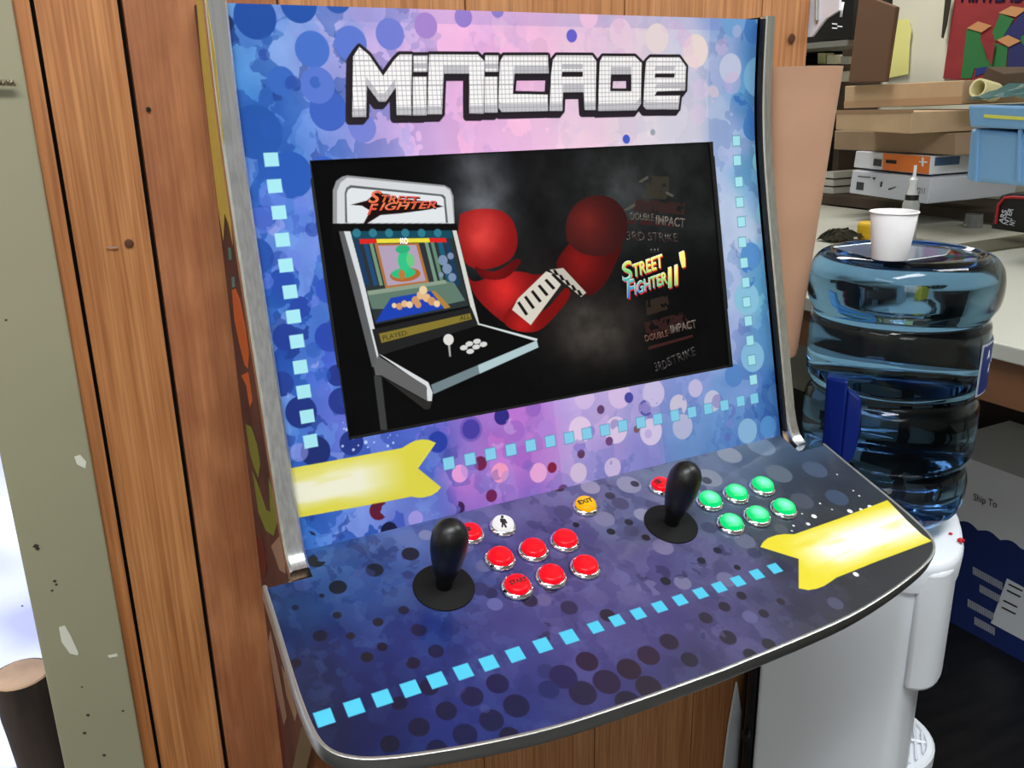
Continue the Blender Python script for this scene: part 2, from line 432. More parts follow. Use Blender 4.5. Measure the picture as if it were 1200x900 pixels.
root = empty('arcade_cabinet', (W/2, 0, .9), 'wall-hung arcade cabinet with blue and pink printed front, screen and wide control deck', 'arcade cabinet')
art_m = vmat('printed_bezel', .35, coat=.25, spec=.3)
deck_m = vmat('printed_deck', .30, coat=.3, spec=.3)

# ---- screen placement (flat, on the straight part of the bezel)
SC = [bez(*p) for p in ((365, 187), (839, 167), (856, 432), (406, 514))]
sx0, sx1 = (SC[0][0]+SC[3][0])/2, (SC[1][0]+SC[2][0])/2
szt, szb = (SC[0][1]+SC[1][1])/2, (SC[2][1]+SC[3][1])/2
ST = np.array([0, float(prof(szt))+.004, szt]); SB = np.array([0, float(prof(szb))+.004, szb])
sdir = (SB-ST)/np.linalg.norm(SB-ST); SHT = np.linalg.norm(SB-ST); SN = np.array([0, sdir[2], -sdir[1]])  # outward normal
if SN[1] > 0: SN = -SN
def scr3(x, s, h=0.): return np.array([x, 0, H])+ST+sdir*s+SN*h
def scr_at(px, py):
    d = ray(px, py); P0 = scr3(0, 0); t = (P0-CAM)@SN/(d@SN); P = CAM+d*t
    return P[0], float((P-P0)@sdir)

def smooth_path(P, n=3):
    P = [np.array(p, float) for p in P]; out = []
    for i in range(len(P)-1):
        a, b_, c, d = P[max(i-1, 0)], P[i], P[i+1], P[min(i+2, len(P)-1)]
        for k in range(n):
            t = k/n; out.append(.5*((2*b_)+(-a+c)*t+(2*a-5*b_+4*c-d)*t*t+(-a+3*b_-3*c+d)*t**3))
    out.append(P[-1]); return out
# ---- bezel print
STEP = .0006
xa = np.arange(0, W+1e-9, STEP); zb = np.arange(ZC, ZT+1e-9, STEP)
A, B = np.meshgrid(xa, zb); pb = Print(A, B, 3)
ctrl = [(270,15,(125,160,215)),(262,80,(80,125,200)),(300,60,(140,165,225)),(330,40,(150,165,228)),(280,130,(50,105,190)),(300,200,(35,90,180)),(340,150,(80,120,205)),
 (300,260,(40,90,180)),(345,250,(90,110,205)),(390,90,(170,160,225)),(390,40,(180,165,225)),(390,150,(140,145,220)),(440,30,(190,165,225)),(450,70,(215,170,225)),
 (450,160,(190,160,220)),(500,60,(238,178,224)),(500,150,(238,176,222)),(560,60,(244,178,226)),(560,150,(242,178,222)),(620,60,(244,182,222)),(620,140,(244,184,220)),
 (680,60,(236,192,220)),(680,140,(234,196,218)),(740,60,(226,200,218)),(740,140,(222,205,218)),(800,60,(200,196,224)),(800,150,(206,200,218)),(850,20,(120,155,215)),
 (850,60,(165,180,220)),(880,60,(75,135,200)),(850,150,(170,185,220)),(882,120,(95,160,210)),(860,250,(175,190,220)),(885,220,(110,175,210)),(860,330,(170,185,220)),
 (890,330,(110,185,215)),(862,400,(150,165,215)),(895,400,(95,160,205)),(875,450,(95,140,205)),(905,470,(60,120,185)),(905,520,(55,110,175)),(880,500,(85,135,200)),
 (310,340,(45,95,185)),(355,330,(70,100,200)),(330,420,(40,85,180)),(370,420,(75,95,205)),(340,480,(80,125,205)),(390,480,(110,110,210)),(355,540,(75,110,205)),
 (420,530,(115,115,212)),(480,510,(100,100,208)),(518,520,(70,90,200)),(545,510,(175,110,205)),(550,550,(205,120,212)),(600,500,(180,105,205)),(600,550,(190,115,210)),
 (640,500,(170,110,208)),(640,545,(180,115,205)),(665,490,(190,160,225)),(665,540,(175,150,215)),(710,480,(195,165,222)),(710,540,(150,130,205)),(755,470,(160,150,215)),
 (755,530,(120,120,200)),(800,470,(140,150,215)),(800,510,(110,145,205)),(840,490,(110,150,210)),(350,620,(50,105,190)),(400,620,(105,125,215)),(450,610,(95,110,205)),
 (500,590,(55,85,190)),(490,610,(75,90,190)),(560,585,(140,100,200)),(620,575,(120,95,195)),(850,520,(85,125,190))]
pb.field([bez(x, y)+(c,) for x, y, c in ctrl], .017)
pb.rag = pb.noise(.012, 77, 3)
sh = pb.shards(.026, 5, .55); sh2 = pb.shards(.014, 50, .6); soft = pb.noise(.03, 90, 4)
xm = A/W
amt = np.clip(1.1-np.abs(xm-.0)*2.6, .12, 1)+np.clip((-B-.30)*2.2, 0, .35)+np.clip((xm-.85)*3, 0, .3)
amt = np.clip(amt, 0, 1)
pb.mix((sh > .78)*amt*.55, (160, 160, 226)); pb.mix((sh < .30)*amt*.6, (24, 74, 166)); pb.mix((sh2 > .86)*amt*.5, (120, 150, 225)); pb.mix((sh2 < .1)*amt*.5, (22, 50, 130))
pb.mix(((sh > .45) & (sh < .52))*amt*.35, (90, 150, 220))
pb.c += (soft-.5)[..., None]*np.array([40, 40, 34])*np.clip(amt+.25, 0, 1)[..., None]
# rectangular tone steps of the print
for x0, x1, dz, c, al in ((528, 655, 0, (220, 130, 210), .10), (655, 775, 0, (215, 195, 235), .16), (775, 860, 0, (90, 150, 210), .12)):
    a0 = bez(x0, 530)[0]; a1 = bez(x1, 500)[0]; pb.mix(((A > a0) & (A < a1) & (B < -.30))*al, c)
for x0, x1, c, al in ((620, 745, (252, 205, 225), .18), (745, 830, (235, 225, 225), .25)):
    a0 = bez(x0, 100)[0]; a1 = bez(x1, 100)[0]; pb.mix(((A > a0) & (A < a1) & (B > -.05))*al, c)
pb.mix((B > ZT-.013)*.22, (110, 120, 200))
def bd(x, y, r, c, al=1., **k): q = bez(x, y); pb.disc(q[0], q[1], r*bmm(x, y)*1.03, c, al, **k)
for d in [(299,20,24,(26,76,165)),(350,4,21,(28,80,172)),(395,-2,16,(38,86,175)),(262,27,11,(22,52,112)),(366,58,20,(75,112,205)),(411,51,19,(96,118,212)),(457,40,17,(112,122,214)),
 (499,30,14,(166,128,208)),(543,20,11,(150,122,208)),(583,12,8,(140,120,205)),(300,155,30,(30,84,172)),(385,130,22,(62,96,196)),(340,205,26,(34,86,182)),(300,300,20,(34,80,170)),
 (380,200,16,(56,92,200)),(388,262,18,(46,86,192)),(372,100,20,(96,118,210)),(330,95,16,(60,104,196)),(425,150,16,(120,125,212)),
 (670,42,7,(98,92,205)),(734,163,5,(56,84,196)),(765,155,3.5,(150,160,170)),(727,38,15,(232,198,220)),(770,45,16,(232,212,214)),(815,60,18,(236,216,212)),(690,20,12,(238,190,222)),(633,55,10,(232,178,214)),
 (860,25,17,(110,160,214)),(889,90,22,(118,176,218)),(884,35,15,(62,120,192)),(856,80,16,(190,196,224)),(893,20,10,(110,175,215)),
 (882,150,14,(62,122,192)),(880,300,15,(80,140,205)),(899,250,16,(130,195,222)),(893,190,14,(130,200,222)),
 (875,350,18,(130,190,220)),(882,418,17,(126,182,220)),(860,440,13,(80,130,200)),(909,462,12,(62,114,180)),(876,505,14,(132,178,218)),(900,500,12,(75,140,205)),
 (353,483,18,(22,44,128)),(370,529,17,(20,38,112)),(412,519,14,(30,48,135)),(400,470,15,(34,50,140)),(330,450,14,(30,60,150)),(335,395,15,(28,56,150)),(385,395,16,(38,66,172)),(395,440,12,(30,48,140)),(352,360,12,(34,66,165)),
 (330,330,14,(34,72,172)),(310,255,14,(28,72,168)),(384,340,14,(48,80,190)),
 (513,518,12,(32,56,165)),(552,503,11,(52,46,150)),(552,503,14,(80,62,175),.5),(588,488,9.5,(42,34,132)),(563,543,8,(112,22,72)),(586,554,11,(240,152,192)),(576,581,7,(110,22,80)),(539,555,10,(228,152,215)),(487,608,9,(166,146,222)),
 (625,478,10,(150,95,195)),(604,505,12,(160,100,200)),(640,503,11,(175,125,215)),(612,535,12,(165,98,200)),
 (726,463,15,(210,184,226)),(685,466,13,(206,180,226)),(766,461,15,(196,184,224)),(680,504,15,(222,196,228)),(722,504,15,(216,194,228)),(763,506,15,(210,194,228)),(704,480,5,(96,60,108)),(737,466,6,(66,64,160)),(714,517,5,(108,62,120)),
 (746,503,4,(126,84,90)),(681,532,5,(96,52,92)),(647,548,6,(132,22,60)),(631,554,11,(230,162,214)),(678,554,11,(206,184,216)),(718,548,11,(198,180,220)),(800,500,14,(176,178,214)),(835,470,12,(190,190,220)),(815,455,10,(190,182,222)),
 (660,575,7,(100,60,120)),(600,585,9,(150,110,200))]:
    bd(*d)
pb.c[..., 0] *= (.74+.26*np.clip(A/.16, 0, 1)); pb.c[..., 1] *= (.96+.04*np.clip(A/.16, 0, 1))
for d in [(444,598,11,(98,22,50)),(456,622,10,(20,24,60)),(371,655,12,(16,22,50)),(497,575,6,(40,26,60)),(538,595,7,(60,24,80)),(357,580,9,(20,30,80)),(362,632,9,(18,30,70)),(757,478,9,(60,80,160)),(870,110,13,(50,110,190)),(880,135,12,(60,120,195)),(875,325,12,(60,120,200)),(835,110,9,(200,190,210)),(795,475,12,(200,190,215))]:
    bd(*d, ragged=.47)
rr = random.Random(8)
for k in range(34):
    x = rr.uniform(.0, .13); z = rr.uniform(-.36, .06); pb.disc(x, z, rr.uniform(.004, .013), rr.choice([(24, 60, 158), (96, 120, 220), (160, 160, 232), (30, 84, 180)]), .55, ragged=rr.choice([0, .45, .5]))
for k in range(20):
    x = rr.uniform(.1, W); z = rr.uniform(-.40, -.33); pb.disc(x, z, rr.uniform(.004, .011), rr.choice([(110, 90, 190), (205, 180, 225), (90, 80, 170), (150, 130, 215)]), .4, ragged=rr.choice([0, .45, .5]))
for k in range(26):
    x = rr.uniform(.25, .58); z = rr.uniform(-.02, .08); pb.disc(x, z, rr.uniform(.006, .013), rr.choice([(240, 200, 226), (228, 190, 222), (220, 170, 215)]), .35, ragged=rr.choice([0, .45]))
for k in range(22):
    x, y = rr.uniform(400, 470), rr.uniform(495, 530); bd(x, y, rr.uniform(.6, 2), (205, 225, 250), .8)
def bsq(x, y, w_, h_, c):
    q = bez(x, y); pb.poly([(q[0]-w_, q[1]-h_), (q[0]+w_, q[1]-h_), (q[0]+w_, q[1]+h_), (q[0]-w_, q[1]+h_)], c)
for x, y in [(318,187),(322,218),(327,249),(331,281),(335,311),(340,342),(344,371),(348,400),(352,430),(356,459),(360,488),(364,517)]:
    bsq(x, y, .0067, .0062, (160, 226, 236))
for x, y in [(526,543),(551,538),(575,532),(599,527),(622,522),(645,517),(667,513),(688,508),(709,504),(730,499),(751,495),(771,491),(791,487),(811,483),(830,479),(849,475),(868,470),(884,467)]:
    bsq(x, y, .0066, .0065, (70, 130, 175)); bsq(x, y, .006, .0059, (126, 205, 236))
for x, y in [(863,165),(864,188),(866,213),(867,237),(869,260),(870,284),(872,308),(874,331),(875,354),(877,376),(879,399),(881,422),(883,445)]:
    bsq(x, y, .0064, .0064, (80, 140, 165)); bsq(x, y, .0056, .0056, (160, 226, 238))
pass
# banner with swallow tail
arrow = [(334,550),(339,549),(400,538),(471,525),(479,520),(486,516.5),(494,515),(503,515.5),(511,519),(490,549),(517,571),(513,576),(506,580.5),(497,583),(490,583.3),(482,582),(420,594),(348,607),(330,609)]
m_, k_ = pb.mask([bez(*p) for p in arrow])
pb.mix(m_, (222, 212, 62), k_)
st = pb.noise(.06, 300, 2)[k_]; q0 = bez(330, 580)[0]; q1 = bez(478, 550)[0]
tt = np.clip((q1-pb.A[k_])/(q1-q0), 0, 1); ed = np.minimum(tt*4, 1)
zc = np.interp(pb.A[k_], [bez(340, 578)[0], bez(490, 549)[0]], [bez(340, 578)[1], bez(490, 549)[1]])
ang = math.atan2(bez(490, 549)[1]-bez(340, 578)[1], bez(490, 549)[0]-bez(340, 578)[0])
ua = pb.A*math.cos(ang)+pb.B*math.sin(ang); ub = -pb.A*math.sin(ang)+pb.B*math.cos(ang)
tmp = Print(ua/5, ub, 1); br = tmp.noise(.016, 333, 4)[k_]
core = np.clip(1.5-np.abs(pb.B[k_]-zc)/.017, 0, 1)*np.clip(.62+(br-.42)*2.4, 0, 1)
pb.mix(m_*np.clip(tt*2.6, 0, 1)*core*.92, (240, 238, 222), k_)
# title lettering: blocks of white cubes
G = []
def q(x0, y0, x1, y1): G.append([(x0, y0), (x1, y0), (x1, y1), (x0, y1)])
sk = 3
def stroke(*P): G.append([(x, y) for x, y in P])
stroke((414,66),(421,55),(432,64),(449,89),(462,70),(468,64),(483,64),(482,135),(465,135),(464,102),(452,119),(444,119),(430,100),(429,137),(413,137))
q(484.5,65,501,84); q(484,90,500,135)
stroke((503,64),(560,64),(568,72),(567,133),(550,133),(550,86),(520,86),(518,134),(501,134))
q(568.5,65,584,84); q(568,90,583,132)
stroke((590,65),(642,65),(643,86),(603,86),(601,110),(642,111),(642,130),(588,131),(584,126),(586,72))
stroke((652,65),(694,65),(699,72),(698,129),(685,129),(684,108),(660,108),(659,130),(644,130),(646,86),(648,70))
stroke((706,66),(744,66),(752,74),(751,122),(746,129),(701,130),(703,72))
stroke((762,67),(796,67),(804,78),(803,106),(770,107),(767,112),(797,112),(795,128),(757,128),(754,124),(756,86),(757,72))
holes = [[(659,84),(683,84),(683,90),(658,90)],[(716,87),(740,87),(740,107),(715,107)],[(768,86),(791,86),(790,91),(767,91)],]
T = pb.full([[bez(*p) for p in g] for g in G]); Hh = pb.full([[bez(*p) for p in g] for g in holes]); T = T*(1-Hh)
mmp = bmm(600, 100)
O = pb.dilate(T, 3.2*mmp)
sh_ = np.roll(np.roll(O, -int(round(5*mmp/STEP)), 0), -int(round(5*mmp/STEP)), 1)
sh_ = np.maximum(sh_, np.roll(np.roll(O, -int(round(2.5*mmp/STEP)), 0), -int(round(2.5*mmp/STEP)), 1))
pb.mix(sh_, (34, 22, 36)); pb.mix(O, (26, 18, 26))
cell = 5.15*mmp
gx = (A/cell) % 1; gz = ((B+.002)/cell) % 1
face = np.where((gx < .13) | (gz < .15), 0, 1)
# lower sides of the cubes where the stroke ends below
down = T*(1-np.roll(T, int(round(1.7*cell/STEP)), 0))
pb.mix(T, (176, 168, 178)); pb.mix(T*face, (247, 244, 243)); pb.mix(down*.55, (140, 138, 146)); pb.mix(down*face*.35, (205, 205, 212))
gb = pb.c.mean(-1, keepdims=True); pb.c = (gb+(pb.c-gb)*.94)*.95
X3 = np.stack([A, prof(B), B+H], -1)
ca, cb = (A[:-1, :-1]+A[1:, 1:])/2, (B[:-1, :-1]+B[1:, 1:])/2
keep = ~((ca > sx0) & (ca < sx1) & (cb > szb) & (cb < szt))
bez_o = grid_mesh('bezel', X3, pb.c, keep, art_m, root)
bez_o['label'] = 'printed front panel, blue at the sides and pink in the middle'

# rim of the screen cut-out, glass and screen picture
bm = bmesh.new()
e = .0012
for (xa0, xa1, s0, s1) in ((sx0-e, sx0+.0015, -e, SHT+e), (sx1-.0045, sx1+e, -e, SHT+e), (sx0-e, sx1+e, -e, .0015), (sx0-e, sx1+e, SHT-.0015, SHT+e)):
    add_prism(bm, [scr3(xa0, s0, -.004), scr3(xa1, s0, -.004), scr3(xa1, s1, -.004), scr3(xa0, s1, -.004)], SN*.007)
build('screen_rim', bm, M_black, root)
ps_ = .00062
A2, B2 = np.meshgrid(np.arange(sx0, sx1, ps_), np.arange(0, SHT, ps_)); ps = Print(A2, B2, 5)
ps.c[:] = (7, 7, 8)
def S(P): return [scr_at(*p) for p in P]
def glow(px, py, rx, ry, c, al):
    a, b = scr_at(px, py); k = bmm(px, py)
    ps.mix(np.exp(-(((A2-a)/(rx*k))**2+((B2-b)/(ry*k))**2))*al, c)
glow(565, 235, 42, 75, (104, 108, 114), .85); glow(725, 225, 90, 70, (62, 65, 65), .8); glow(800, 200, 60, 60, (40, 43, 42), .7); glow(640, 205, 40, 70, (30, 30, 31), .6)
glow(700, 385, 60, 42, (92, 84, 76), .75); glow(640, 330, 50, 50, (46, 40, 38), .5); glow(820, 270, 50, 30, (44, 48, 48), .5)
nzs = ps.noise(.02, 400, 4); ps.c *= (.6+.8*nzs)[..., None]
def glove(px, py, rx, ry, c0, c1, al=1.):
    a, b = scr_at(px, py); k = bmm(px, py); u = (A2-a)/(rx*k); v = (B2-b)/(ry*k)
    d = u*u+v*v; m = np.clip((1-d)*18, 0, 1)*al
    sh = np.clip(1-(u+.35)**2-(v+.35)**2*.8, 0, 1)
    for i in range(3): ps.c[..., i] = ps.c[..., i]*(1-m)+m*(c0[i]*(1-sh)+c1[i]*sh)*(.85+.3*nzs)
# plain red padded shapes
def gpoly(P, c0, c1, ctr, rad):
    m, k = ps.mask(S(smooth_path(P+[P[0]], 4))); a, b = scr_at(*ctr); q_ = rad*bmm(*ctr)
    f = np.exp(-((A2[k]-a)**2+(B2[k]-b)**2)/q_**2)*(.8+.5*(nzs[k]-.5)); cc = np.array(c0, float)*(1-f[..., None])+np.array(c1, float)*f[..., None]
    ps.c[k] = ps.c[k]*(1-m[..., None])+cc*m[..., None]
gpoly([(668,284),(652,308),(664,326),(688,346),(706,336),(720,312),(728,286),(700,292)], (70, 14, 14), (150, 26, 24), (680, 306), 26)
gpoly([(664,282),(664,258),(676,238),(696,229),(718,233),(733,250),(735,272),(724,292),(704,300),(680,296)], (52, 22, 22), (118, 36, 32), (688, 262), 32)
gpoly([(545,318),(556,330),(580,322),(606,318),(628,322),(642,322),(636,345),(620,366),(622,388),(600,384),(575,366),(556,345)], (110, 14, 16), (226, 46, 44), (590, 338), 30)
gpoly([(539,251),(558,245),(584,246),(598,255),(605,270),(606,288),(598,304),(578,314),(558,315),(544,306),(537,280)], (128, 16, 18), (240, 76, 70), (565, 272), 30)
gpoly([(556,312),(580,318),(604,304),(610,308),(592,326),(566,326)], (92, 12, 14), (130, 20, 20), (580, 316), 14)
gpoly([(606,352),(620,366),(640,362),(662,338),(668,346),(654,366),(630,388),(600,386),(590,372)], (120, 16, 16), (204, 36, 34), (612, 378), 16)
ps.poly(S([(644,316),(660,314),(687,343),(681,348),(650,322)]), (190, 184, 172))
for i in range(5): x = 648+i*7; ps.poly(S([(x, 316+i*6), (x+3, 316+i*6), (x+7, 322+i*6), (x+3, 323+i*6)]), (24, 20, 20))
cuffp = [(600,363),(607,350),(640,318),(654,323),(657,334),(622,381)]
ps.poly(S(cuffp), (214, 208, 194))
for i in range(6):
    x = 606+i*8; y = 358-i*6.6
    ps.poly(S([(x, y-3), (x+2.8, y-5), (x+13, y+10-i), (x+10, y+12-i)]), (26, 22, 22))
ps.rag = ps.noise(.006, 500, 3)
for P, c in (([(758,206),(784,207),(784,222),(782,234),(756,232),(757,218)], (58, 54, 44)), ([(745,233),(803,238),(802,252),(742,247)], (58, 36, 34)), ([(735,258),(790,262),(789,266),(735,262)], (66, 30, 30)),
             ([(757,352),(782,346),(785,362),(758,370)], (56, 42, 34)), ([(755,378),(800,366),(812,384),(758,398)], (58, 32, 30)), ([(760,406),(812,392),(812,395),(760,410)], (72, 36, 34))):
    m, k = ps.mask(S(P)); ps.mix(m*(ps.rag[k] > .38)*.8, c, k)
for P in ([(748,213),(759,206),(760,209),(751,214)], [(731,246),(744,238),(744,242),(734,247)], [(781,224),(790,229),(788,231),(780,227)]): ps.poly(S(P), (86, 82, 74))
# small upright cabinet picture
ps.poly(S([(390,300),(390,223),(394,212),(407,206),(521,217),(529,221),(532,232),(534,262),(561,381),(630,399),(631,407),(508,462),(506,470),(500,472),(449,442),(454,504),(446,504),(438,440),(396,262)]), (12, 12, 13))
ps.poly(S([(390,262),(390,223),(394,212),(401,207),(407,205.5),(521,217),(528,221),(531.5,230),(533,262)]), (150, 152, 154))
ps.poly(S([(395,262),(395,224),(399,214),(407,208),(521,219),(527,223),(529.5,231),(532,262)]), (214, 217, 219))
ps.poly(S([(404.5,261),(404,226),(406,220),(411,217),(519,228),(522,231),(525,261)]), (90, 94, 98)); ps.poly(S([(407,261),(406,227),(408,222),(412,220),(517,230),(520,233),(522.5,261)]), (226, 231, 234))
ps.poly(S([(411,240),(430,235),(440,226),(458,228),(450,231),(500,236),(520,242),(500,246),(470,250),(446,252),(430,262),(426,262),(434,247),(424,241)]), (30, 16, 14)); ps.poly(S([(395,262),(535,262),(537,271),(396,271)]), (14, 14, 15))
ps.poly(S([(397,271),(404,271),(420,330),(443,416),(443,430),(436,430),(411,330)]), (92, 94, 96)); ps.poly(S([(403,271),(410.5,271),(426.5,330),(446,416),(443,424),(420,330)]), (216, 219, 221))
ps.poly(S([(530,270),(535,270),(562,381),(557,383)]), (212, 214, 206))
ps.poly(S([(411,271),(529,270),(550,358),(440,380),(426,330)]), (44, 52, 54))
ps.poly(S([(411,271),(529,270),(531,279),(413,281)]), (24, 74, 92))
for i in range(6): x = 418+i*19; a_, b_ = scr_at(x, 273); ps.disc(a_, b_, .0042, (54, 128, 148), .9)
for x, w_, c in ((415, 5, (28,60,100)),(425,5,(34,76,120)),(432,4,(116,150,122)),(438,4,(96,128,108)),(497,4,(120,150,130)),(504,4,(100,136,112)),(512,6,(30,90,120)),(521,5,(24,60,96))):
    ps.poly(S([(x, 282), (x+w_, 282), (x+w_+13, 334), (x+13, 335)]), c)
ps.poly(S([(439,286),(490.6,285),(503,332),(452,339)]), (176, 112, 60)); ps.poly(S([(443,288),(487.6,287),(499,329),(454,335)]), (178, 160, 184))
for x, y, rx, ry, c in ((475,322,19,8,(176,104,48)),(473,320,15,6,(44,190,128)),(474,306,8,12,(52,196,134)),(472,292,9,5,(48,176,122)),(481,305,5,8,(110,200,130)),(471,322,4,6,(190,120,60))):
    a_, b_ = scr_at(x, y); ps.disc(a_, b_, rx*bmm(x, y), c, 1, sy=ry/rx)
ps.poly(S([(430,343),(520,329),(532,331),(545,352),(500,362),(436,362)]), (96, 122, 108)); ps.poly(S([(430,341),(522,328),(524,332),(432,346)]), (140, 158, 138))
ps.poly(S([(458,349),(506,341),(526,360),(440,378),(447,366)]), (30, 66, 176)); ps.poly(S([(505,341),(510,341),(528,360),(521,362)]), (176, 130, 60))
for x, y, r in ((462,358,3),(468,359,4),(474,356,4),(480,357,4),(487,352,5),(493,346,5),(496,340,5),(500,349,5),(506,353,5),(490,357,4),(512,356,4)):
    a_, b_ = scr_at(x, y); ps.disc(a_, b_, r*bmm(x, y), rr.choice([(226,184,136),(206,150,104),(236,206,160)]), 1, ragged=0)
for x, y, r in ((519,305,6),(524,315,6),(517,322,3),(530,325,5),(528,300,4)):
    a_, b_ = scr_at(x, y); ps.disc(a_, b_, r*bmm(x, y), (134, 152, 186), .9)
ps.poly(S([(421,280),(441,280),(442,285),(422,286)]), (222, 40, 36)); ps.poly(S([(441,280),(503,279),(504,284),(442,285)]), (236, 222, 62)); ps.poly(S([(503,279),(522.6,279),(523.6,284),(504,284)]), (222, 40, 36))
ps.poly(S([(436,386),(552,360),(561,382),(444,418)]), (34, 34, 34))
ps.poly(S([(444,391),(551,367),(553,374),(447,402)]), (132, 118, 48))
ps.poly(S([(444,417),(561,381),(629,399),(506,452)]), (9, 9, 10))
ps.poly(S([(559,380),(562,379),(630,397),(629,400)]), (212, 220, 220)); ps.poly(S([(444,415),(447,416),(502,448),(507,460),(506,470),(500,470),(500,454)]), (216, 219, 221))
ps.poly(S([(443,417),(499,452),(501,470),(497,468),(447,440),(440,440),(438,430)]), (98, 99, 98)); ps.poly(S([(447,441),(497,469),(506,471),(504,479),(498,480)]), (44, 42, 40))
ps.poly(S([(505,451),(629,399),(631,407),(508,462)]), (112, 130, 136)); ps.poly(S([(560,428),(629,399),(631,407),(562,438)]), (176, 200, 204))
ps.poly(S([(438,440),(447,441),(454,504),(446,504)]), (60, 61, 61))
a_, b_ = scr_at(525.6, 398); ps.poly(S([(524.6,402),(527.5,402),(528.5,418),(526.5,418)]), (170, 170, 168)); ps.disc(a_, b_, 6.6*bmm(525, 398), (222, 220, 214))
for x, y in ((559,400),(566.5,403.5),(550,403),(558,406.5),(543.6,407.5),(551,411.7)):
    a_, b_ = scr_at(x, y); ps.disc(a_, b_, 5*bmm(x, y), (214, 214, 210), 1, sy=.6)
keep = np.ones((A2.shape[0]-1, A2.shape[1]-1), bool)
P3 = np.stack([A2, H+0*A2, H+0*A2], -1)
P3 = np.array([0, 0, H])+ST + A2[..., None]*np.array([1, 0, 0]) + B2[..., None]*sdir
scr_m = vmat('lit_screen', .12, emission=1.0, spec=.05)
scr_o = grid_mesh('screen', P3, ps.c, keep, scr_m, root)
scr_o['label'] = 'lit screen showing a small white cabinet, red padded shapes and game lettering'
def stext(s, a, b, hpx, rgb, strength=1., lift=.0006, parent=scr_o, **k):
    p0 = scr3(*scr_at(*a)); p1 = scr3(*scr_at(*b))
    return text('lettering', s, p0, p1, hpx*bmm(*a), rgb if not isinstance(rgb, tuple) else emis('letter_glow', rgb, strength), parent, SN, lift=lift, **k)
def grad(name, stops, p0, p1):
    """lit lettering whose colour runs from p0 to p1"""
    m = bpy.data.materials.new(name); m.use_nodes = True; nt = m.node_tree; b = nt.nodes['Principled BSDF']
    tc = nt.nodes.new('ShaderNodeTexCoord'); vm = nt.nodes.new('ShaderNodeVectorMath'); vm.operation = 'SUBTRACT'; vm.inputs[1].default_value = tuple(p0)
    dt = nt.nodes.new('ShaderNodeVectorMath'); dt.operation = 'DOT_PRODUCT'; d = np.asarray(p1)-np.asarray(p0); dt.inputs[1].default_value = tuple(d/(d@d))
    rp = nt.nodes.new('ShaderNodeValToRGB'); e = rp.color_ramp.elements
    while len(e) < len(stops): e.new(.5)
    for el, (t, c) in zip(e, stops): el.position = t; el.color = tuple(lin(c))+(1,)
    nt.links.new(tc.outputs['Object'], vm.inputs[0]); nt.links.new(vm.outputs[0], dt.inputs[0]); nt.links.new(dt.outputs['Value'], rp.inputs[0]); nt.links.new(rp.outputs[0], b.inputs['Emission Color'])
    b.inputs['Emission Strength'].default_value = 1; b.inputs['Base Color'].default_value = (.02, .02, .02, 1)
    return m
def offs(m, p): return np.asarray(p)
# object coordinates of children are relative to the object origin (world origin shifted to the cabinet root)
g1 = grad('logo_gradient', [(0, (32, 90, 200)), (.35, (60, 170, 190)), (.6, (120, 205, 110)), (.85, (240, 226, 70)), (1, (246, 240, 120))], scr3(*scr_at(742, 352)), scr3(*scr_at(752, 302)))
g2 = grad('flame_gradient', [(0, (226, 70, 36)), (.5, (232, 110, 50)), (1, (210, 50, 40))], scr3(*scr_at(450, 250)), scr3(*scr_at(455, 222)))
white_l = emis('logo_white', (200, 200, 190), .8); red_l = emis('logo_red', (180, 40, 30), .9)
for mm_, dx, dy, lf in ((red_l, 1.2, 1.6, .0004), (white_l, -.4, -.5, .0007), (g1, 0, 0, .0010)):
    bo = .012
    stext('S', (730+dx, 331+dy), (744+dx, 326+dy), 22, mm_, lift=lf, shear=.25, bold=bo)
    stext('TREET', (744+dx, 325+dy), (779+dx, 312+dy), 15, mm_, lift=lf, shear=.3, bold=bo)
    stext('F', (735+dx, 350+dy), (747+dx, 346+dy), 20, mm_, lift=lf, shear=.3, bold=bo)
    stext('IGHTER', (744+dx, 346+dy), (782+dx, 332+dy), 14, mm_, lift=lf, shear=.3, bold=bo)
    stext('II', (783+dx, 338+dy), (799+dx, 332+dy), 23, mm_, lift=lf, shear=.25, bold=bo)
    stext("'", (799+dx, 314+dy), (806+dx, 311+dy), 18, mm_, lift=lf, shear=.2, bold=.03)
for mm_, dx, dy, lf in ((emis('logo_black', (20, 14, 14), .3), .9, 1.2, .0005), (g2, 0, 0, .0009)):
    stext('S', (431+dx, 238+dy), (447+dx, 239+dy), 15, mm_, lift=lf, shear=.35, bold=.02)
    stext('TREET', (447+dx, 237+dy), (492+dx, 239+dy), 8.5, mm_, lift=lf, shear=.35, bold=.02)
    stext('F', (430+dx, 252+dy), (444+dx, 252+dy), 13, mm_, lift=lf, shear=.4, bold=.02)
    stext('IGHTER', (444+dx, 247+dy), (512+dx, 244+dy), 9, mm_, lift=lf, shear=.4, bold=.02)
stext('KO', (469, 286), (478, 286), 7, (236, 236, 246), .9, bold=.02)
stext('PLAYED:', (449, 399), (478, 392), 5.5, (44, 40, 20), .5)
stext('ALL', (539, 376), (551, 373), 5.5, (44, 40, 20), .5)
for s, a, b, hp, c in (('DOUBLE', (738,258), (766,259.5), 9, (74,62,54)), ('3RD STRIKE', (734,282), (794,284), 11, (48,38,34)), ('IMPACT', (768,263), (802,267), 11, (98,88,80)),
                       ('III', (762,296), (772,296), 5, (40,40,40)), ('IMPACT', (786,391), (816,384), 10, (96,86,78)), ('DOUBLE', (756,401), (783,394), 8, (86,50,36)), ('3RD', (768,436), (782,432), 11, (36,32,32)), ('STRIKE', (783,430), (816,416), 11, (36,32,32))):
    stext(s, a, b, hp, c, .42, bold=.02)

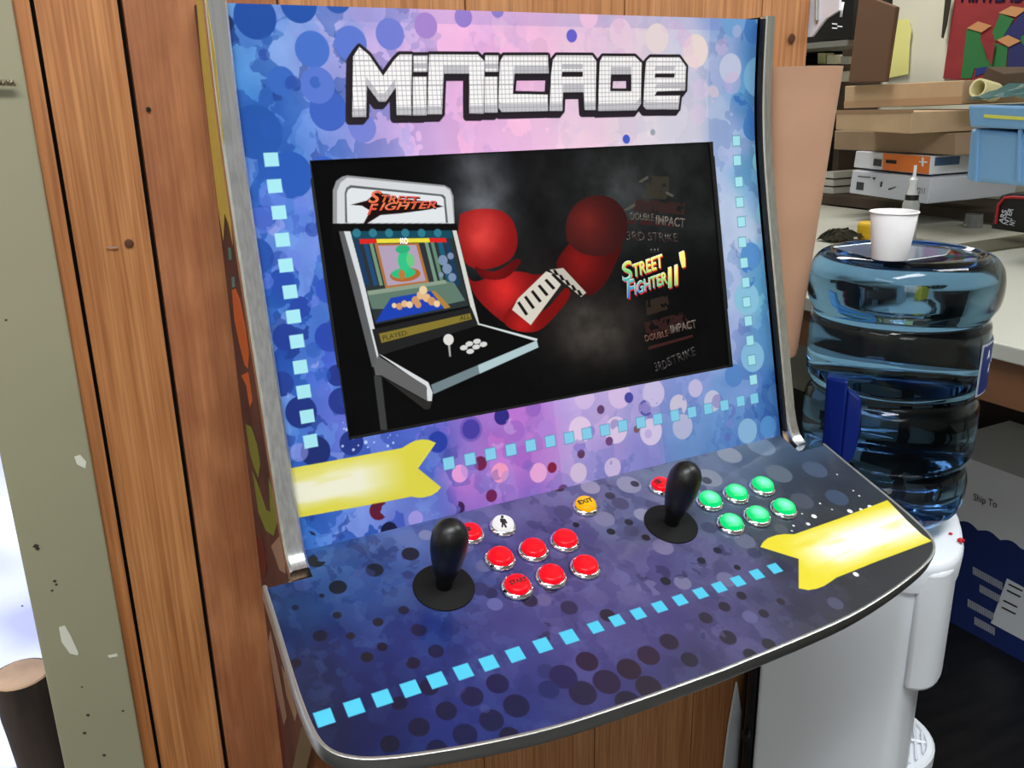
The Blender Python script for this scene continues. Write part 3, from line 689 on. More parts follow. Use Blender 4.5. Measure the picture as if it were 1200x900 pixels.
# ---- deck print
OUT = [(-.0432,.0345),(-.044,.075),(-.0455,.12),(-.0463,.155),(-.0455,.183),(-.0430,.201),(-.0366,.2135),(-.0256,.2228),(-.0095,.2305),(.0212,.2392),(.0748,.2502),(.1378,.2588),(.2058,.2622),(.2758,.2636)]
cxm = .305
OUT = [(x, s) for x, s in OUT]
OUTR = [(2*cxm-x, s) for x, s in OUT[::-1]]
front = OUT+[(cxm, .2641)]+OUTR
dx0, dx1 = -.048, .658
A3, B3 = np.meshgrid(np.arange(dx0, dx1, STEP), np.arange(0, .266, STEP)); pd = Print(A3, B3, 9)
ctrl = [(320,700,(44,70,120)),(345,740,(38,58,112)),(360,800,(30,46,96)),(380,860,(28,42,88)),(385,690,(60,90,155)),(400,650,(80,115,180)),(440,640,(100,115,190)),(480,620,(112,120,195)),
 (430,690,(66,90,165)),(430,740,(42,62,140)),(440,800,(32,46,118)),(450,860,(36,48,120)),(500,770,(44,58,140)),(520,830,(52,62,150)),(540,680,(84,92,165)),(560,600,(124,116,180)),(600,590,(120,108,176)),
 (600,640,(96,84,158)),(600,720,(84,76,152)),(600,780,(70,70,150)),(600,850,(56,62,144)),(650,580,(118,105,178)),(650,650,(92,80,152)),(680,720,(92,80,156)),(680,790,(86,74,150)),(680,840,(62,60,130)),
 (700,560,(120,116,180)),(740,600,(112,114,172)),(740,680,(98,88,160)),(760,740,(84,74,148)),(740,820,(66,60,126)),(790,560,(110,125,172)),(830,540,(100,122,165)),(880,530,(82,112,150)),(850,600,(78,100,145)),
 (920,530,(66,96,134)),(950,560,(56,70,92)),(990,575,(52,58,80)),(850,670,(96,92,160)),(900,620,(70,84,104)),(860,740,(84,76,142)),(910,710,(70,66,124)),(940,700,(58,58,92)),(960,640,(54,60,70)),(1000,590,(52,58,66)),
 (960,730,(50,50,66)),(1030,700,(48,50,58)),(1075,660,(52,54,60)),(1050,600,(52,58,64)),(820,790,(60,56,110))]
pd.field([deck_at(x, y)+(c,) for x, y, c in ctrl], .02)
pd.rag = pd.noise(.012, 177, 3)
sh = pd.shards(.022, 15, .6); sh2 = pd.shards(.012, 150, .6); soft = pd.noise(.03, 190, 4)
am = np.clip(1-(A3-.47)/.1, .15, 1)*np.clip(1.15-B3/.35, .4, 1)
pd.mix((sh > .76)*am*.24, (140, 140, 200)); pd.mix((sh < .24)*am*.22, (34, 38, 110)); pd.mix((sh2 > .85)*am*.25, (112, 130, 205)); pd.mix((sh2 < .12)*am*.25, (24, 26, 80))
pd.c += (soft-.5)[..., None]*np.array([40, 38, 44])*am[..., None]
def dd(x, y, r, c, al=1., **k): q_ = deck_at(x, y); pd.disc(q_[0], q_[1], r*dmm(x, y)*1.05, c, al, **k)
DK, LT = (34, 30, 52), (140, 134, 190)
for d in [(481,649,10,(40,34,62)),(439,668,10,(24,30,52)),(396,688,10,(20,26,46)),(499,627,8,(168,154,208)),(473,715,6,(24,30,66)),(377,698,3),(346,712,4,(20,30,60)),(575,695,8,(48,46,100)),(580,708,9,(126,118,192)),(567,663,9,(132,126,186)),(325,690,7,(54,82,140)),
 (395,721,5),(443,729,6),(375,745,8,(18,22,52)),(411,745,5),(448,758,6,(18,20,56)),(430,770,7),(347,777,6),(511,763,9,(30,28,84)),(484,777,6),(523,833,12,(26,28,78)),(553,816,13,(30,30,86)),(491,852,12,(24,28,74)),(545,861,14,(28,30,88)),(576,844,14,(28,30,84)),(457,872,11,(22,26,64)),
 (512,878,12,(26,28,80)),(468,824,9,(24,26,70)),(503,805,11,(28,26,78)),(583,801,13,(30,28,88)),(605,827,15,(30,28,80)),(597,863,12,(24,24,66)),(645,689,8,(50,38,84)),(637,703,9,(124,106,170)),(621,704,9,(46,34,76)),(667,712,10,(50,38,90)),(712,721,9,(50,30,60)),
 (827,724,8,(50,38,68)),(849,711,7,(50,36,64)),(869,698,6,(46,36,66)),(895,719,6,(44,34,62)),(915,705,5,(48,36,62)),(853,747,10,(46,36,64)),(901,755,8,(40,32,52)),(879,723,9,(104,102,172)),(784,752,11,(50,32,64)),(760,768,13,(54,30,64)),(808,773,10,(42,32,62)),
 (737,784,14,(52,28,58)),(711,799,16,(50,30,70)),(760,805,15,(46,30,56)),(683,812,16,(44,30,72)),(736,823,15,(36,28,60)),(688,775,13,(54,28,66)),(660,793,16,(44,32,92)),(643,808,12,(40,44,110)),(800,683,10,(134,132,184)),(851,679,11,(122,118,178)),(780,681,6),(879,767,8,(36,30,50)),
 (692,571,11,(172,160,202)),(708,608,12,(146,140,190)),(737,568,14,(160,158,202)),(744,567,5,(44,38,66)),(753,603,10,(160,158,202)),(777,641,12,(142,132,188)),(831,560,15,(146,158,186)),(828,563,6,(70,76,104)),(855,533,14,(150,162,190)),(913,555,15,(104,124,148)),(892,523,16,(114,146,186)),
 (715,581,6,(60,52,86)),(737,612,5),(757,630,5),(716,623,5),(675,615,4),(841,645,5),(822,657,5),(864,665,4),(655,572,6,(72,28,62)),(727,590,10,(84,80,134)),(740,622,9,(84,80,134)),(660,600,11,(86,76,140)),
 (955,550,14,(78,100,138)),(981,583,13,(68,92,130)),(940,587,13,(84,92,114)),(915,620,8,(90,100,112)),(873,634,12,(112,120,160)),(979,707,9,(84,86,128)),(700,700,13,(110,98,166),.6),(562,690,10,(60,58,120)),(545,640,10,(150,140,196),.6),(735,700,12,(112,104,170),.6)]:
    d = tuple(d)+((DK,) if len(d) == 3 else ()); dd(*d)
for d in [(371,657,10,(20,24,44)),(401,787,7,(54,72,134)),(491,738,9,(30,32,80)),(484,777,8,(26,24,66)),(800,560,13,(140,150,190)),(800,683,9,(150,150,200)),(620,690,10,(100,90,160)),(760,690,14,(120,112,176)),(892,600,12,(90,110,130)),(640,740,13,(60,50,110))]:
    dd(*d, ragged=.5)
for k in range(30):
    x = rr.uniform(-.03, .45); s_ = rr.uniform(.02, .24); pd.disc(x, s_, rr.uniform(.004, .010), rr.choice([(40, 36, 84), (96, 92, 166), (120, 112, 184), (36, 40, 96)]), .45, ragged=rr.choice([0, .45, .5]))
gl = pd.c.mean(-1, keepdims=True); pd.c = gl+(pd.c-gl)*(1.18-.42*np.clip(A3/.4, 0, 1))[..., None]  # greyer to the right: surface reflection put into the print colour
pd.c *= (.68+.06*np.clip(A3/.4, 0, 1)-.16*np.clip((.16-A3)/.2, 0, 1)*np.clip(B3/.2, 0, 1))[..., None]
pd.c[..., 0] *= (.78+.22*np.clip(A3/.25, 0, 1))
for x, y, r in [(996,599,3),(1020,594,3),(954,605,3),(947,614,2.3),(1009,597,2),(1003,673,3.2),(1007,581,1.2),(961,590,1.2),(1037,591,4),(1030,600,3),(981,556,1),(1000,575,1),(975,597,1),(928,622,1),(1014,658,1.6),(930,616,1.3),(940,602,1),(1027,605,2.4)]:
    dd(x, y, r, (240, 244, 246))
for x, y in [(380,841),(415,829),(448,818),(481,807),(512,797),(543,787),(573,777),(604,767),(636,756),(667,746),(698,735),(723,727),(748,719),(773,711),(797,703),(821,695),(843,688),(865,681),(887,673),(908,666)]:
    a_, b_ = deck_at(x, y); h_ = .0072 if x < 690 else .0062
    pd.poly([(a_-h_, b_-h_), (a_+h_, b_-h_), (a_+h_, b_+h_), (a_-h_, b_+h_)], (70, 176, 206))
arrow = [(891,641),(894,635.5),(900,630.5),(910,627),(920,625.8),(931,626),(985,607),(1040,586),(1062,609),(1080,626),(1092,634),(1030,657),(980,677),(973,682),(966,686.5),(957,690),(947,691.5),(936,689.5),(936,655)]
m_, k_ = pd.mask([deck_at(*p) for p in arrow])
pd.mix(m_, (208, 194, 44), k_)
st = pd.noise(.05, 310, 3)[k_]; a0 = deck_at(925, 650)[0]; a1 = deck_at(970, 645)[0]
ed = np.clip((pd.A[k_]-a0)/(a1-a0), 0, 1); p0_, p1_ = deck_at(940, 655), deck_at(1070, 610)
sc_ = np.interp(pd.A[k_], [p0_[0], p1_[0]], [p0_[1], p1_[1]])
ang = math.atan2(p1_[1]-p0_[1], p1_[0]-p0_[0])
tmp = Print((pd.A*math.cos(ang)+pd.B*math.sin(ang))/5, -pd.A*math.sin(ang)+pd.B*math.cos(ang), 1); br = tmp.noise(.016, 337, 4)[k_]
core = np.clip(1.5-np.abs(pd.B[k_]-sc_)/.022, 0, 1)*np.clip(.85+(br-.44)*2.8, 0, 1)
pd.mix(m_*ed*core*.95, (234, 234, 232), k_)
ca, cb = (A3[:-1, :-1]+A3[1:, 1:])/2, (B3[:-1, :-1]+B3[1:, 1:])/2
fx = np.array([p[0] for p in front]); fs = np.array([p[1] for p in front])
pdm = Print(ca, cb, 1); outline = [(0, 0), (0, .0345)]+front+[(W, .0345), (W, 0)]
pm = np.zeros(ca.shape); m_, k_ = pdm.mask(outline); pm[k_] = m_
P3 = dk(0, 0)+A3[..., None]*np.array([1, 0, 0])+B3[..., None]*np.array([0, -CD, -SD])
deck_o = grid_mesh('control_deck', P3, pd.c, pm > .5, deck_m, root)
deck_o['label'] = 'dark blue and violet printed control deck with a wide curved front'
bm = bmesh.new(); add_prism(bm, [dk(x, s, -.0006) for x, s in outline], -NDK*.0165); build('deck_board', bm, mat('deck_core', (40, 34, 30), .7), root)
# chrome edging round the deck
path = smooth_path([(-.0425, .0345)]+front+[(W+.0425, .0345)], 3)
def deck_edging(path, sec):
    bm = bmesh.new(); rings = []
    for i, p in enumerate(path):
        t = path[min(i+1, len(path)-1)]-path[max(i-1, 0)]; t /= np.linalg.norm(t); nrm = np.array([-t[1], t[0]])
        if i == 0 or i == len(path)-1: pass
        # outward = away from the middle of the deck
        if nrm@(np.asarray(p)-np.array([cxm, .1])) < 0: nrm = -nrm
        rings.append([bm.verts.new(tuple(dk(p[0]+nrm[0]*o_, p[1]+nrm[1]*o_, h_))) for o_, h_ in sec])
    for A_, B_ in zip(rings, rings[1:]):
        for k in range(len(sec)): bm.faces.new((A_[k], A_[(k+1) % len(sec)], B_[(k+1) % len(sec)], B_[k]))
    bm.faces.new(rings[0]); bm.faces.new(rings[-1][::-1]); return bm
sec = [(-.0008, .0004), (.0006, .0011), (.0022, .0006), (.003, -.002), (.003, -.015), (.0022, -.0175), (.0002, -.0182), (-.0008, -.0176)]
o = build('deck_edging', deck_edging(path, sec), mat('satin_edging', (176, 176, 172), .33, .9), root, angle=50); o['label'] = 'polished metal edging around the control deck'

# ---- side panels with printed outer face
side_art = mat('side_print', (96, 58, 52), .5, rgb2=(52, 32, 40), nscale=16, stretch=(1, 1, .5))
def side_poly(front_off):
    P = [(-.001, ZT+.002)]
    for z in np.linspace(ZT+.002, -.405, 26): P.append((float(prof(z))-front_off, z))
    P += [(YC-.012, -.420), (YC-.006, -.432)]
    P += [(YC-.012-.02, -.4075-.0165-.0135), (-.165, -.585), (-.135, -.607), (-.02, -.775), (-.001, -.775)]
    return P
for nm, x0 in (('side_panel', -.0175), ('side_panel', W)):
    bm = bmesh.new(); add_prism(bm, [(x0, y, z+H) for y, z in side_poly(.004)], np.array([.0175, 0, 0]))
    bm.normal_update()
    for f in bm.faces:
        f.material_index = 0 if abs(f.normal.x) > .5 else 1
        if abs(f.normal.x) > .5 and x0 > .3 and f.calc_center_median().x < x0+.01: f.material_index = 2
    o = build(nm, bm, [side_art, mat('raw_ply_edge', (176, 146, 112), .7), M_black], root)
# print on the left outer face: flat inlaid colour areas, sub-millimetre thick
def side_print(name, polys, rgb, rough=.4):
    im = mat(name+'_ink', rgb, rough, noise=.12, nscale=20)
    for P in polys:
        bm = bmesh.new(); add_prism(bm, [np.minimum(at_x(x, y, -.0177), (9, -.0025-.0001*i_, 9)) for i_, (x, y) in enumerate(P)], np.array([-.0003, 0, 0])); build(name, bm, im, root)
side_print('side_banner_print', [[(230,-6),(241,-6),(252,60),(262,170),(273,287),(268,262),(263.5,250),(262,282),(256,245),(247,170),(236,70)]], (206, 184, 84))
side_print('side_square_print', [[(267.5,290),(271,291),(272,304),(268.5,305)],[(271.5,325),(275,324),(276,336),(272.5,337)]], (70, 128, 122))
side_print('side_orange_print', [[(272,340),(276,338),(281,350),(288,385),(292,415),(291,432),(287,428),(281,404),(275,375)],[(283,440),(291,436),(296,470),(293,478),(289,452)]], (206, 96, 44))
side_print('side_green_print', [[(288,497),(294,500),(301,520),(305,545),(303,560),(298,548),(293,530)],[(296,552),(303,570),(312,598),(317,600),(315,560),(319,575),(325,612),(321,628),(312,622),(303,600)]], (118, 134, 52))
side_print('side_cream_print', [[(318,640),(328,628),(333,650),(335,672),(328,668)],[(311,745),(317,740),(327,790),(336,840),(333,850),(322,800)],[(330,780),(335,790),(348,835),(346,845),(336,815)]], (158, 128, 108))
side_print('side_maroon_print', [[(301,635),(306,625),(313,660),(311,676),(304,665)],[(318,810),(325,830),(333,880),(330,905),(322,890)]], (92, 24, 30))
# chrome molding over the front edge of each side panel
def side_mould(x0, x1):
    pts = [(float(prof(z)), z) for z in np.linspace(ZT+.003, -.375, 40)]
    pts += [(float(prof(-.395))-.0008, -.392), (YC-.004, -.4055), (YC-.012, -.4155), (YC-.022, -.4205)]
    pts = [np.array(p) for p in pts]; bm = bmesh.new(); rings = []
    xm_, hw = (x0+x1)/2, abs(x1-x0)/2
    for i, p in enumerate(pts):
        t = pts[min(i+1, len(pts)-1)]-pts[max(i-1, 0)]; t /= np.linalg.norm(t); n_ = np.array([t[1], -t[0]])
        if n_[0] > 0: n_ = -n_
        rings.append([bm.verts.new((xm_+u*hw, p[0]+n_[0]*h_, p[1]+n_[1]*h_+H)) for u, h_ in ((-1, -.004), (-1.06, .002), (-1.04, .0085), (-.8, .0105), (.8, .0105), (1.04, .0085), (1.06, .002), (1, -.004))])
    for A_, B_ in zip(rings, rings[1:]):
        for k in range(8): bm.faces.new((A_[k], A_[(k+1) % 8], B_[(k+1) % 8], B_[k]))
    bm.faces.new(rings[0]); bm.faces.new(rings[-1][::-1]); return bm
for x0, x1 in ((-.0185, -.0005), (W+.004, W+.0185)):
    o = build('side_moulding', side_mould(x0, x1), M_chrome, root, angle=40); o['label'] = 'polished metal edge strip'
bm = bmesh.new(); rings = []
for z in np.linspace(ZT, -.40, 40):
    y = float(prof(z)); rings.append([bm.verts.new((W+a_, y+b_, z+H)) for a_, b_ in ((0, .004), (0, -.009), (.004, -.009), (.004, .004))])
for A_, B_ in zip(rings, rings[1:]):
    for k in range(4): bm.faces.new((A_[k], A_[(k+1) % 4], B_[(k+1) % 4], B_[k]))
bm.faces.new(rings[0]); bm.faces.new(rings[-1][::-1]); build('inner_lip', bm, M_black, root)
# cabinet back box, top and bottom boards
bm = bmesh.new()
add_prism(bm, [(0, y, z+H) for y, z in [(-.001, ZT)]+[(float(prof(z))+.012, z) for z in np.linspace(ZT, -.40, 14)]+[(-.001, -.40)]], np.array([W, 0, 0]))
build('back_box', bm, M_black, root)

# ---- buttons and sticks
def frame_m(x, s, h=0.):
    p = dk(x, s, h); m = Matrix.Identity(4)
    ax = np.array([1, 0, 0]); az = NDK; ay = np.cross(az, ax)
    for i in range(3): m[i][0], m[i][1], m[i][2], m[i][3] = ax[i], ay[i], az[i], p[i]
    return m
ring_m = mat('clear_chrome_ring', (215, 216, 222), .12, 1.)
ink = mat('black_ink', (20, 12, 14), .5)
def lamp_mat(name, edge, mid, strength, x, s):
    m = bpy.data.materials.new(name); m.use_nodes = True; nt = m.node_tree; b = nt.nodes['Principled BSDF']
    tc = nt.nodes.new('ShaderNodeTexCoord'); vm = nt.nodes.new('ShaderNodeVectorMath'); vm.operation = 'DISTANCE'
    vm.inputs[1].default_value = (0, 0, .0095)
    rp = nt.nodes.new('ShaderNodeValToRGB'); rp.color_ramp.elements[0].position = .12; rp.color_ramp.elements[1].position = .72
    sc = nt.nodes.new('ShaderNodeMath'); sc.operation = 'MULTIPLY'; sc.inputs[1].default_value = 1/.0150
    rp.color_ramp.elements[0].color = tuple(lin(mid))+(1,); rp.color_ramp.elements[1].color = tuple(lin(edge))+(1,)
    nt.links.new(tc.outputs['Object'], vm.inputs[0]); nt.links.new(vm.outputs['Value'], sc.inputs[0]); nt.links.new(sc.outputs[0], rp.inputs[0])
    nt.links.new(rp.outputs[0], b.inputs['Emission Color']); b.inputs['Emission Strength'].default_value = strength
    b.inputs['Base Color'].default_value = tuple(lin(edge)*.1)+(1,); b.inputs['Roughness'].default_value = .3; b.inputs['Specular IOR Level'].default_value = .2
    return m
L_red = lamp_mat('red_lamp', (250, 8, 32), (255, 30, 40), .95, 0, 0); L_green = lamp_mat('green_lamp', (0, 216, 116), (150, 255, 220), 1.1, 0, 0)
L_yel = lamp_mat('yellow_lamp', (250, 176, 0), (255, 200, 20), .95, 0, 0); L_wht = lamp_mat('white_lamp', (240, 236, 238), (250, 248, 250), .9, 0, 0)
def button(px, py, lamp, desc, r=.0148, word=None):
    x, s = deck_at(px, py, .0075)
    e_ = bpy.data.objects.new('push_button', None); col.objects.link(e_); e_.empty_display_size = .01
    e_.parent = root; e_.matrix_parent_inverse = wmat(root).inverted(); e_['label'] = desc
    e_.matrix_basis = frame_m(x, s)
    bm = lathe([(r*.80, .0), (r*1.06, 0), (r*1.10, .0012), (r*1.04, .0028), (r*.92, .0046), (r*.86, .0048), (r*.83, .004), (r*.80, .002)], 32)
    # scalloped gripping edge
    for v in bm.verts:
        a_ = math.atan2(v.co.y, v.co.x); rad = math.hypot(v.co.x, v.co.y)
        if rad > r*1.0: k_ = 1+.018*math.cos(16*a_); v.co.x *= k_; v.co.y *= k_
    me = bpy.data.meshes.new('button_ring'); bmesh.ops.recalc_face_normals(bm, faces=bm.faces); bm.to_mesh(me); bm.free()
    ro = link('button_ring', me, ring_m, None, True); ro.parent = e_
    bm = lathe([(r*.82, .001), (r*.815, .0066), (r*.77, .0082), (r*.6, .0090), (r*.3, .0094), (0, .0095)], 32)
    me = bpy.data.meshes.new('button_cap'); bmesh.ops.recalc_face_normals(bm, faces=bm.faces); bm.to_mesh(me); bm.free()
    co = link('button_cap', me, lamp, None, True); co.parent = e_
    return x, s, e_
for i, (px, py, l, d) in enumerate([(587,650,L_red,'lit red push button, left of the upper red row'),(626,640,L_red,'lit red push button, middle of the upper red row'),(663,629,L_red,'lit red push button, right of the upper red row'),
    (647,671,L_red,'lit red push button, middle of the lower red row'),(687,660,L_red,'lit red push button, right of the lower red row'),
    (833,583,L_green,'lit green push button, left of the back row'),(864,575,L_green,'lit green push button, middle of the back row'),(895,566,L_green,'lit green push button, right of the back row'),
    (858,610,L_green,'lit green push button, left of the front row'),(889,601,L_green,'lit green push button, middle of the front row'),(920,592,L_green,'lit green push button, right of the front row')]):
    button(px, py, l, d)
def dtext(s, a, b, hp, e_, m=ink):
    ha = .0096; xa_, sa = deck_at(*a, ha); xb_, sb_ = deck_at(*b, ha)
    text('lettering', s, dk(xa_, sa, ha), dk(xb_, sb_, ha), hp*dmm(*a)/.80, m, e_, NDK, lift=-.0004, thick=.0006, bold=.02)
_, _, e_ = button(607, 683, L_red, 'lit red push button marked START'); dtext('START', (599, 685.5), (618.5, 680), 5.2, e_)
_, _, e_ = button(687, 589, L_yel, 'lit yellow push button marked EXIT', .0135); dtext('EXIT', (679.5, 591), (695.5, 587), 5, e_)
_, _, e_ = button(552, 621, L_red, 'lit red coin button behind the left stick', .0135); dtext('$', (547, 625), (555, 623), 8, e_)
_, _, e_ = button(776, 566, L_red, 'lit red coin button behind the right stick', .0135); dtext('$', (771.5, 569), (778.5, 567), 8, e_)
_, _, e_ = button(590, 612, L_wht, 'lit white push button with a player figure', .0135)
bm = bmesh.new()
def dpt(x, y): a_, b_ = deck_at(x, y, .0093); return dk(a_, b_, .0093)
for P in ([(587,604.5),(590,604.5),(590,607.5),(587,607.5)],[(586,608),(592,608.5),(594.5,613),(593,614),(591,611.5),(594,618),(592,618.5),(590,614.5),(589.5,618),(587.5,618),(588,613),(586,611.5)]):
    add_prism(bm, [dpt(*p) for p in P], NDK*.0006)
build('player_figure', bm, ink, e_)
for px, py, d in ((520, 688.5, 'black bat-top joystick on a round black dust washer, left player'), (786, 614.5, 'black bat-top joystick on a round black dust washer, right player')):
    x, s = deck_at(px, py); fm = frame_m(x, s)
    bm = lathe([(.0080, .0008), (.0080, .010), (.0096, .016), (.0126, .026), (.0152, .038), (.0170, .050), (.0175, .060), (.0168, .069), (.0138, .076), (.0100, .0803), (.0055, .0828), (0, .0835)], 36)
    me = bpy.data.meshes.new('joystick'); bmesh.ops.recalc_face_normals(bm, faces=bm.faces); bm.to_mesh(me); bm.free()
    j = link('joystick', me, mat('satin_black', (9, 9, 10), .38), None, True); j.parent = root; j.matrix_parent_inverse = wmat(root).inverted(); j.matrix_basis = fm; j['label'] = d
    bm = lathe([(0, .0003), (.0292, .0003), (.0294, .0012), (.0285, .0019), (.012, .0022), (.009, .0032), (0, .0032)], 56)
    me = bpy.data.meshes.new('dust_washer'); bmesh.ops.recalc_face_normals(bm, faces=bm.faces); bm.to_mesh(me); bm.free()
    dw = link('dust_washer', me, mat('matt_black', (7, 7, 8), .75, Specular_IOR_Level=.25), None, True); dw.parent = j

# ------------------------------------------------------------------ kraft tube between cabinet and cooler
tr = at_y(988, 78, -.075); tb = at_y(938, 415, -.075)
trd = (tr[0]-.633)/2; tcx, tcy = .633+trd, -.054; rb_ = (tb[0]-.633)/2; shx = rb_-trd
bm = bmesh.new(); n = 48; rings = []
for z, rs in ((tb[2]+.002, .97), (tb[2]+.012, 1.), ((tr[2]+tb[2])/2, 1.0), (tr[2], 1.0)):
    f_ = (z-tb[2])/(tr[2]-tb[2]); rad = (rb_+(trd-rb_)*f_)*rs
    rings.append([bm.verts.new((tcx+shx*(1-f_)+rad*math.cos(2*math.pi*k/n), tcy+rad*math.sin(2*math.pi*k/n), z)) for k in range(n)])
ins = [[bm.verts.new(Vector((v.co.x, v.co.y, v.co.z))+(Vector((tcx+(shx if r is rings[0] else 0), tcy, v.co.z))-v.co)*.06) for v in r] for r in (rings[-1], rings[0])]
for A_, B_ in zip(rings+[], rings[1:]+[]):
    for k in range(n): bm.faces.new((A_[k], A_[(k+1) % n], B_[(k+1) % n], B_[k]))
for k in range(n):
    bm.faces.new((rings[-1][k], rings[-1][(k+1) % n], ins[0][(k+1) % n], ins[0][k])); bm.faces.new((rings[0][(k+1) % n], rings[0][k], ins[1][k], ins[1][(k+1) % n]))
    bm.faces.new((ins[0][k], ins[0][(k+1) % n], ins[1][(k+1) % n], ins[1][k]))
tag(build('kraft_paper_roll', bm, M_kraft, angle=40), 'tall brown kraft paper roll upright between the cabinet and water bottle', 'paper roll')

# ------------------------------------------------------------------ water cooler and bottle
BC = np.array([.862, -.095]); u_ = np.array([.66, -.7513]); v_ = np.array([-.7513, -.66])
def cl(u, v, z): p = BC+u_*u+v_*v; return np.array([p[0], p[1], z+H])
ZTOP = -.60
cool = empty('water_cooler', (BC[0], BC[1], 0), 'white water cooler standing on the floor under the big blue bottle', 'water cooler')
def plan(ub, uf, hv, rc, n=10):
    """outline with a rounded front"""
    P = [(ub, -hv), (ub, hv)]
    for k in range(n+1):
        a_ = math.pi/2-math.pi*k/n
        P.append((uf-rc+rc*max(math.cos(a_), 0)**.8, hv*math.copysign(abs(math.sin(a_))**.7, math.sin(a_))))
    return P
bm = bmesh.new(); add_prism(bm, [cl(u, v, -H+.02) for u, v in plan(-.14, .085, .132, .05)], np.array([0, 0, H+ZTOP-.05]))
build('body', bm, M_white, cool, bevel=.006, seg=3, angle=40)
bm = bmesh.new(); add_prism(bm, [cl(u, v, -.80) for u, v in plan(.055, .112, .134, .05, 16)], np.array([0, 0, .80+ZTOP-.012])); build('front_hood', bm, M_white, cool, bevel=.008, seg=3, angle=40)
bm = bmesh.new()
rgs = []
for zz, k in ((ZTOP-.045, 1.0), (ZTOP-.012, 1.02), (ZTOP-.003, 1.0), (ZTOP, .95)):
    rgs.append([bm.verts.new(tuple(cl(u*k, v*k, zz))) for u, v in plan(-.142, .116, .138, .09, 18)])
for A_, B_ in zip(rgs, rgs[1:]):
    for k in range(len(A_)): bm.faces.new((A_[k], A_[(k+1) % len(A_)], B_[(k+1) % len(A_)], B_[k]))
bm.faces.new(rgs[-1]); bm.faces.new(rgs[0][::-1])
build('top_cover', bm, M_white, cool, angle=50)
bm = bmesh.new(); P = [cl(-.143, v, z) for v, z in ((-.11, -1.3), (-.11, -.72), (.11, -.72), (.11, -1.3))]
add_prism(bm, P, np.append(-u_*.014, 0))
for k in range(12):
    z = -1.26+k*.045; add_box(bm, cl(-.160, -.0, z+0)-.0, cl(-.160, 0, z)+.001)
for vv in (-.1, 0, .1): add_tube(bm, [cl(-.161, vv, -1.3), cl(-.161, vv, -.72)], .004, 6)
add_tube(bm, [cl(-.150, .128, -1.34), cl(-.150, .128, -.7)], .007, 8); add_tube(bm, [cl(-.152, .135, -.925), cl(-.152, .152, -.925)], .006, 8)
build('condenser_grille', bm, M_black, cool)
bm = bmesh.new(); ctr = cl(.034, -.01, -.985)
add_lathe(bm, [(0, -.03), (.085, -.03), (.092, -.024), (.092, -.004), (.088, 0), (.080, 0), (.078, -.004), (0, -.004)], 40, Matrix.Translation(ctr))
dt_ = build('drip_tray', bm, M_white, cool, angle=40)
bm = bmesh.new()
for k in range(-7, 8):
    hw = math.sqrt(max(.078**2-(k*.0105)**2, 0)); a_ = ctr+np.append(u_*k*.0105-v_*hw, 0); b__ = ctr+np.append(u_*k*.0105+v_*hw, 0)
    add_tube(bm, [a_, b__], .0022, 6)
add_tube(bm, [ctr-np.append(u_*.078, 0), ctr+np.append(u_*.078, 0)], .003, 6)
build('grille', bm, M_white, dt_)
red_t = mat('red_tap', (196, 30, 40), .4)
bm = bmesh.new(); p_ = at_z(1126, 635, H+ZTOP+.001); add_box(bm, p_-np.array([.003, .003, 0]), p_+np.array([.004, .004, .004])); p_ = at_z(1114, 626, H+ZTOP+.001); add_box(bm, p_-np.array([.002, .002, 0]), p_+np.array([.002, .002, .002]))
build('indicator', bm, red_t, cool)['label'] = 'small red indicator marks on the top cover'

pet = bpy.data.materials.new('blue_bottle'); pet.use_nodes = True; b = pet.node_tree.nodes['Principled BSDF']
b.inputs['Base Color'].default_value = (.38, .66, .86, 1); b.inputs['Transmission Weight'].default_value = 1; b.inputs['IOR'].default_value = 1.33; b.inputs['Roughness'].default_value = .04
bn = pet.node_tree.nodes.new('ShaderNodeBump'); nz = pet.node_tree.nodes.new('ShaderNodeTexNoise'); nz.inputs['Scale'].default_value = 9; nz.inputs['Detail'].default_value = 1
tc = pet.node_tree.nodes.new('ShaderNodeTexCoord'); pet.node_tree.links.new(tc.outputs['Object'], nz.inputs[0])
bn.inputs['Strength'].default_value = .5; bn.inputs['Distance'].default_value = .01; pet.node_tree.links.new(nz.outputs[0], bn.inputs['Height']); pet.node_tree.links.new(bn.outputs[0], b.inputs['Normal'])
va = pet.node_tree.nodes.new('ShaderNodeVolumeAbsorption'); va.inputs['Color'].default_value = (.10, .42, .78, 1); va.inputs['Density'].default_value = 3.2
pet.node_tree.links.new(va.outputs[0], pet.node_tree.nodes['Material Output'].inputs['Volume'])
bot = empty('water_bottle', (BC[0], BC[1], H+ZTOP), 'large translucent blue water bottle upside down on the cooler', 'water bottle')
bp_ = [(0, -.5992), (.045, -.5992), (.085, -.590), (.112, -.572), (.123, -.545), (.124, -.52), (.119, -.505), (.119, -.492), (.126, -.478), (.127, -.44), (.126, -.41), (.119, -.398), (.119, -.388), (.127, -.374), (.128, -.34), (.128, -.300), (.124, -.290), (.126, -.282), (.134, -.268), (.137, -.248), (.134, -.226), (.124, -.210), (.110, -.203), (.104, -.204), (.098, -.207), (.085, -.205), (.04, -.206), (0, -.206)]
build('bottle_shell', lathe(smooth_path([(r*.915, z+H) for r, z in bp_], 3), 72, Matrix.Translation((BC[0], BC[1], 0))), pet, bot, smooth=True)
deep = mat('deep_blue_plastic', (14, 34, 112), .25)
vdir = (BC-CAM[:2])/np.linalg.norm(BC-CAM[:2]); left = np.array([-vdir[1], vdir[0]])
def bl(a_, f_, z): p = BC+left*a_-vdir*f_; return np.array([p[0], p[1], z+H])
bm = bmesh.new()
add_prism(bm, [bl(.052, .086, z) for z in (-.36, -.53)]+[bl(.076, .072, -.545), bl(.080, .076, -.36)], np.append(-vdir*.034, 0))
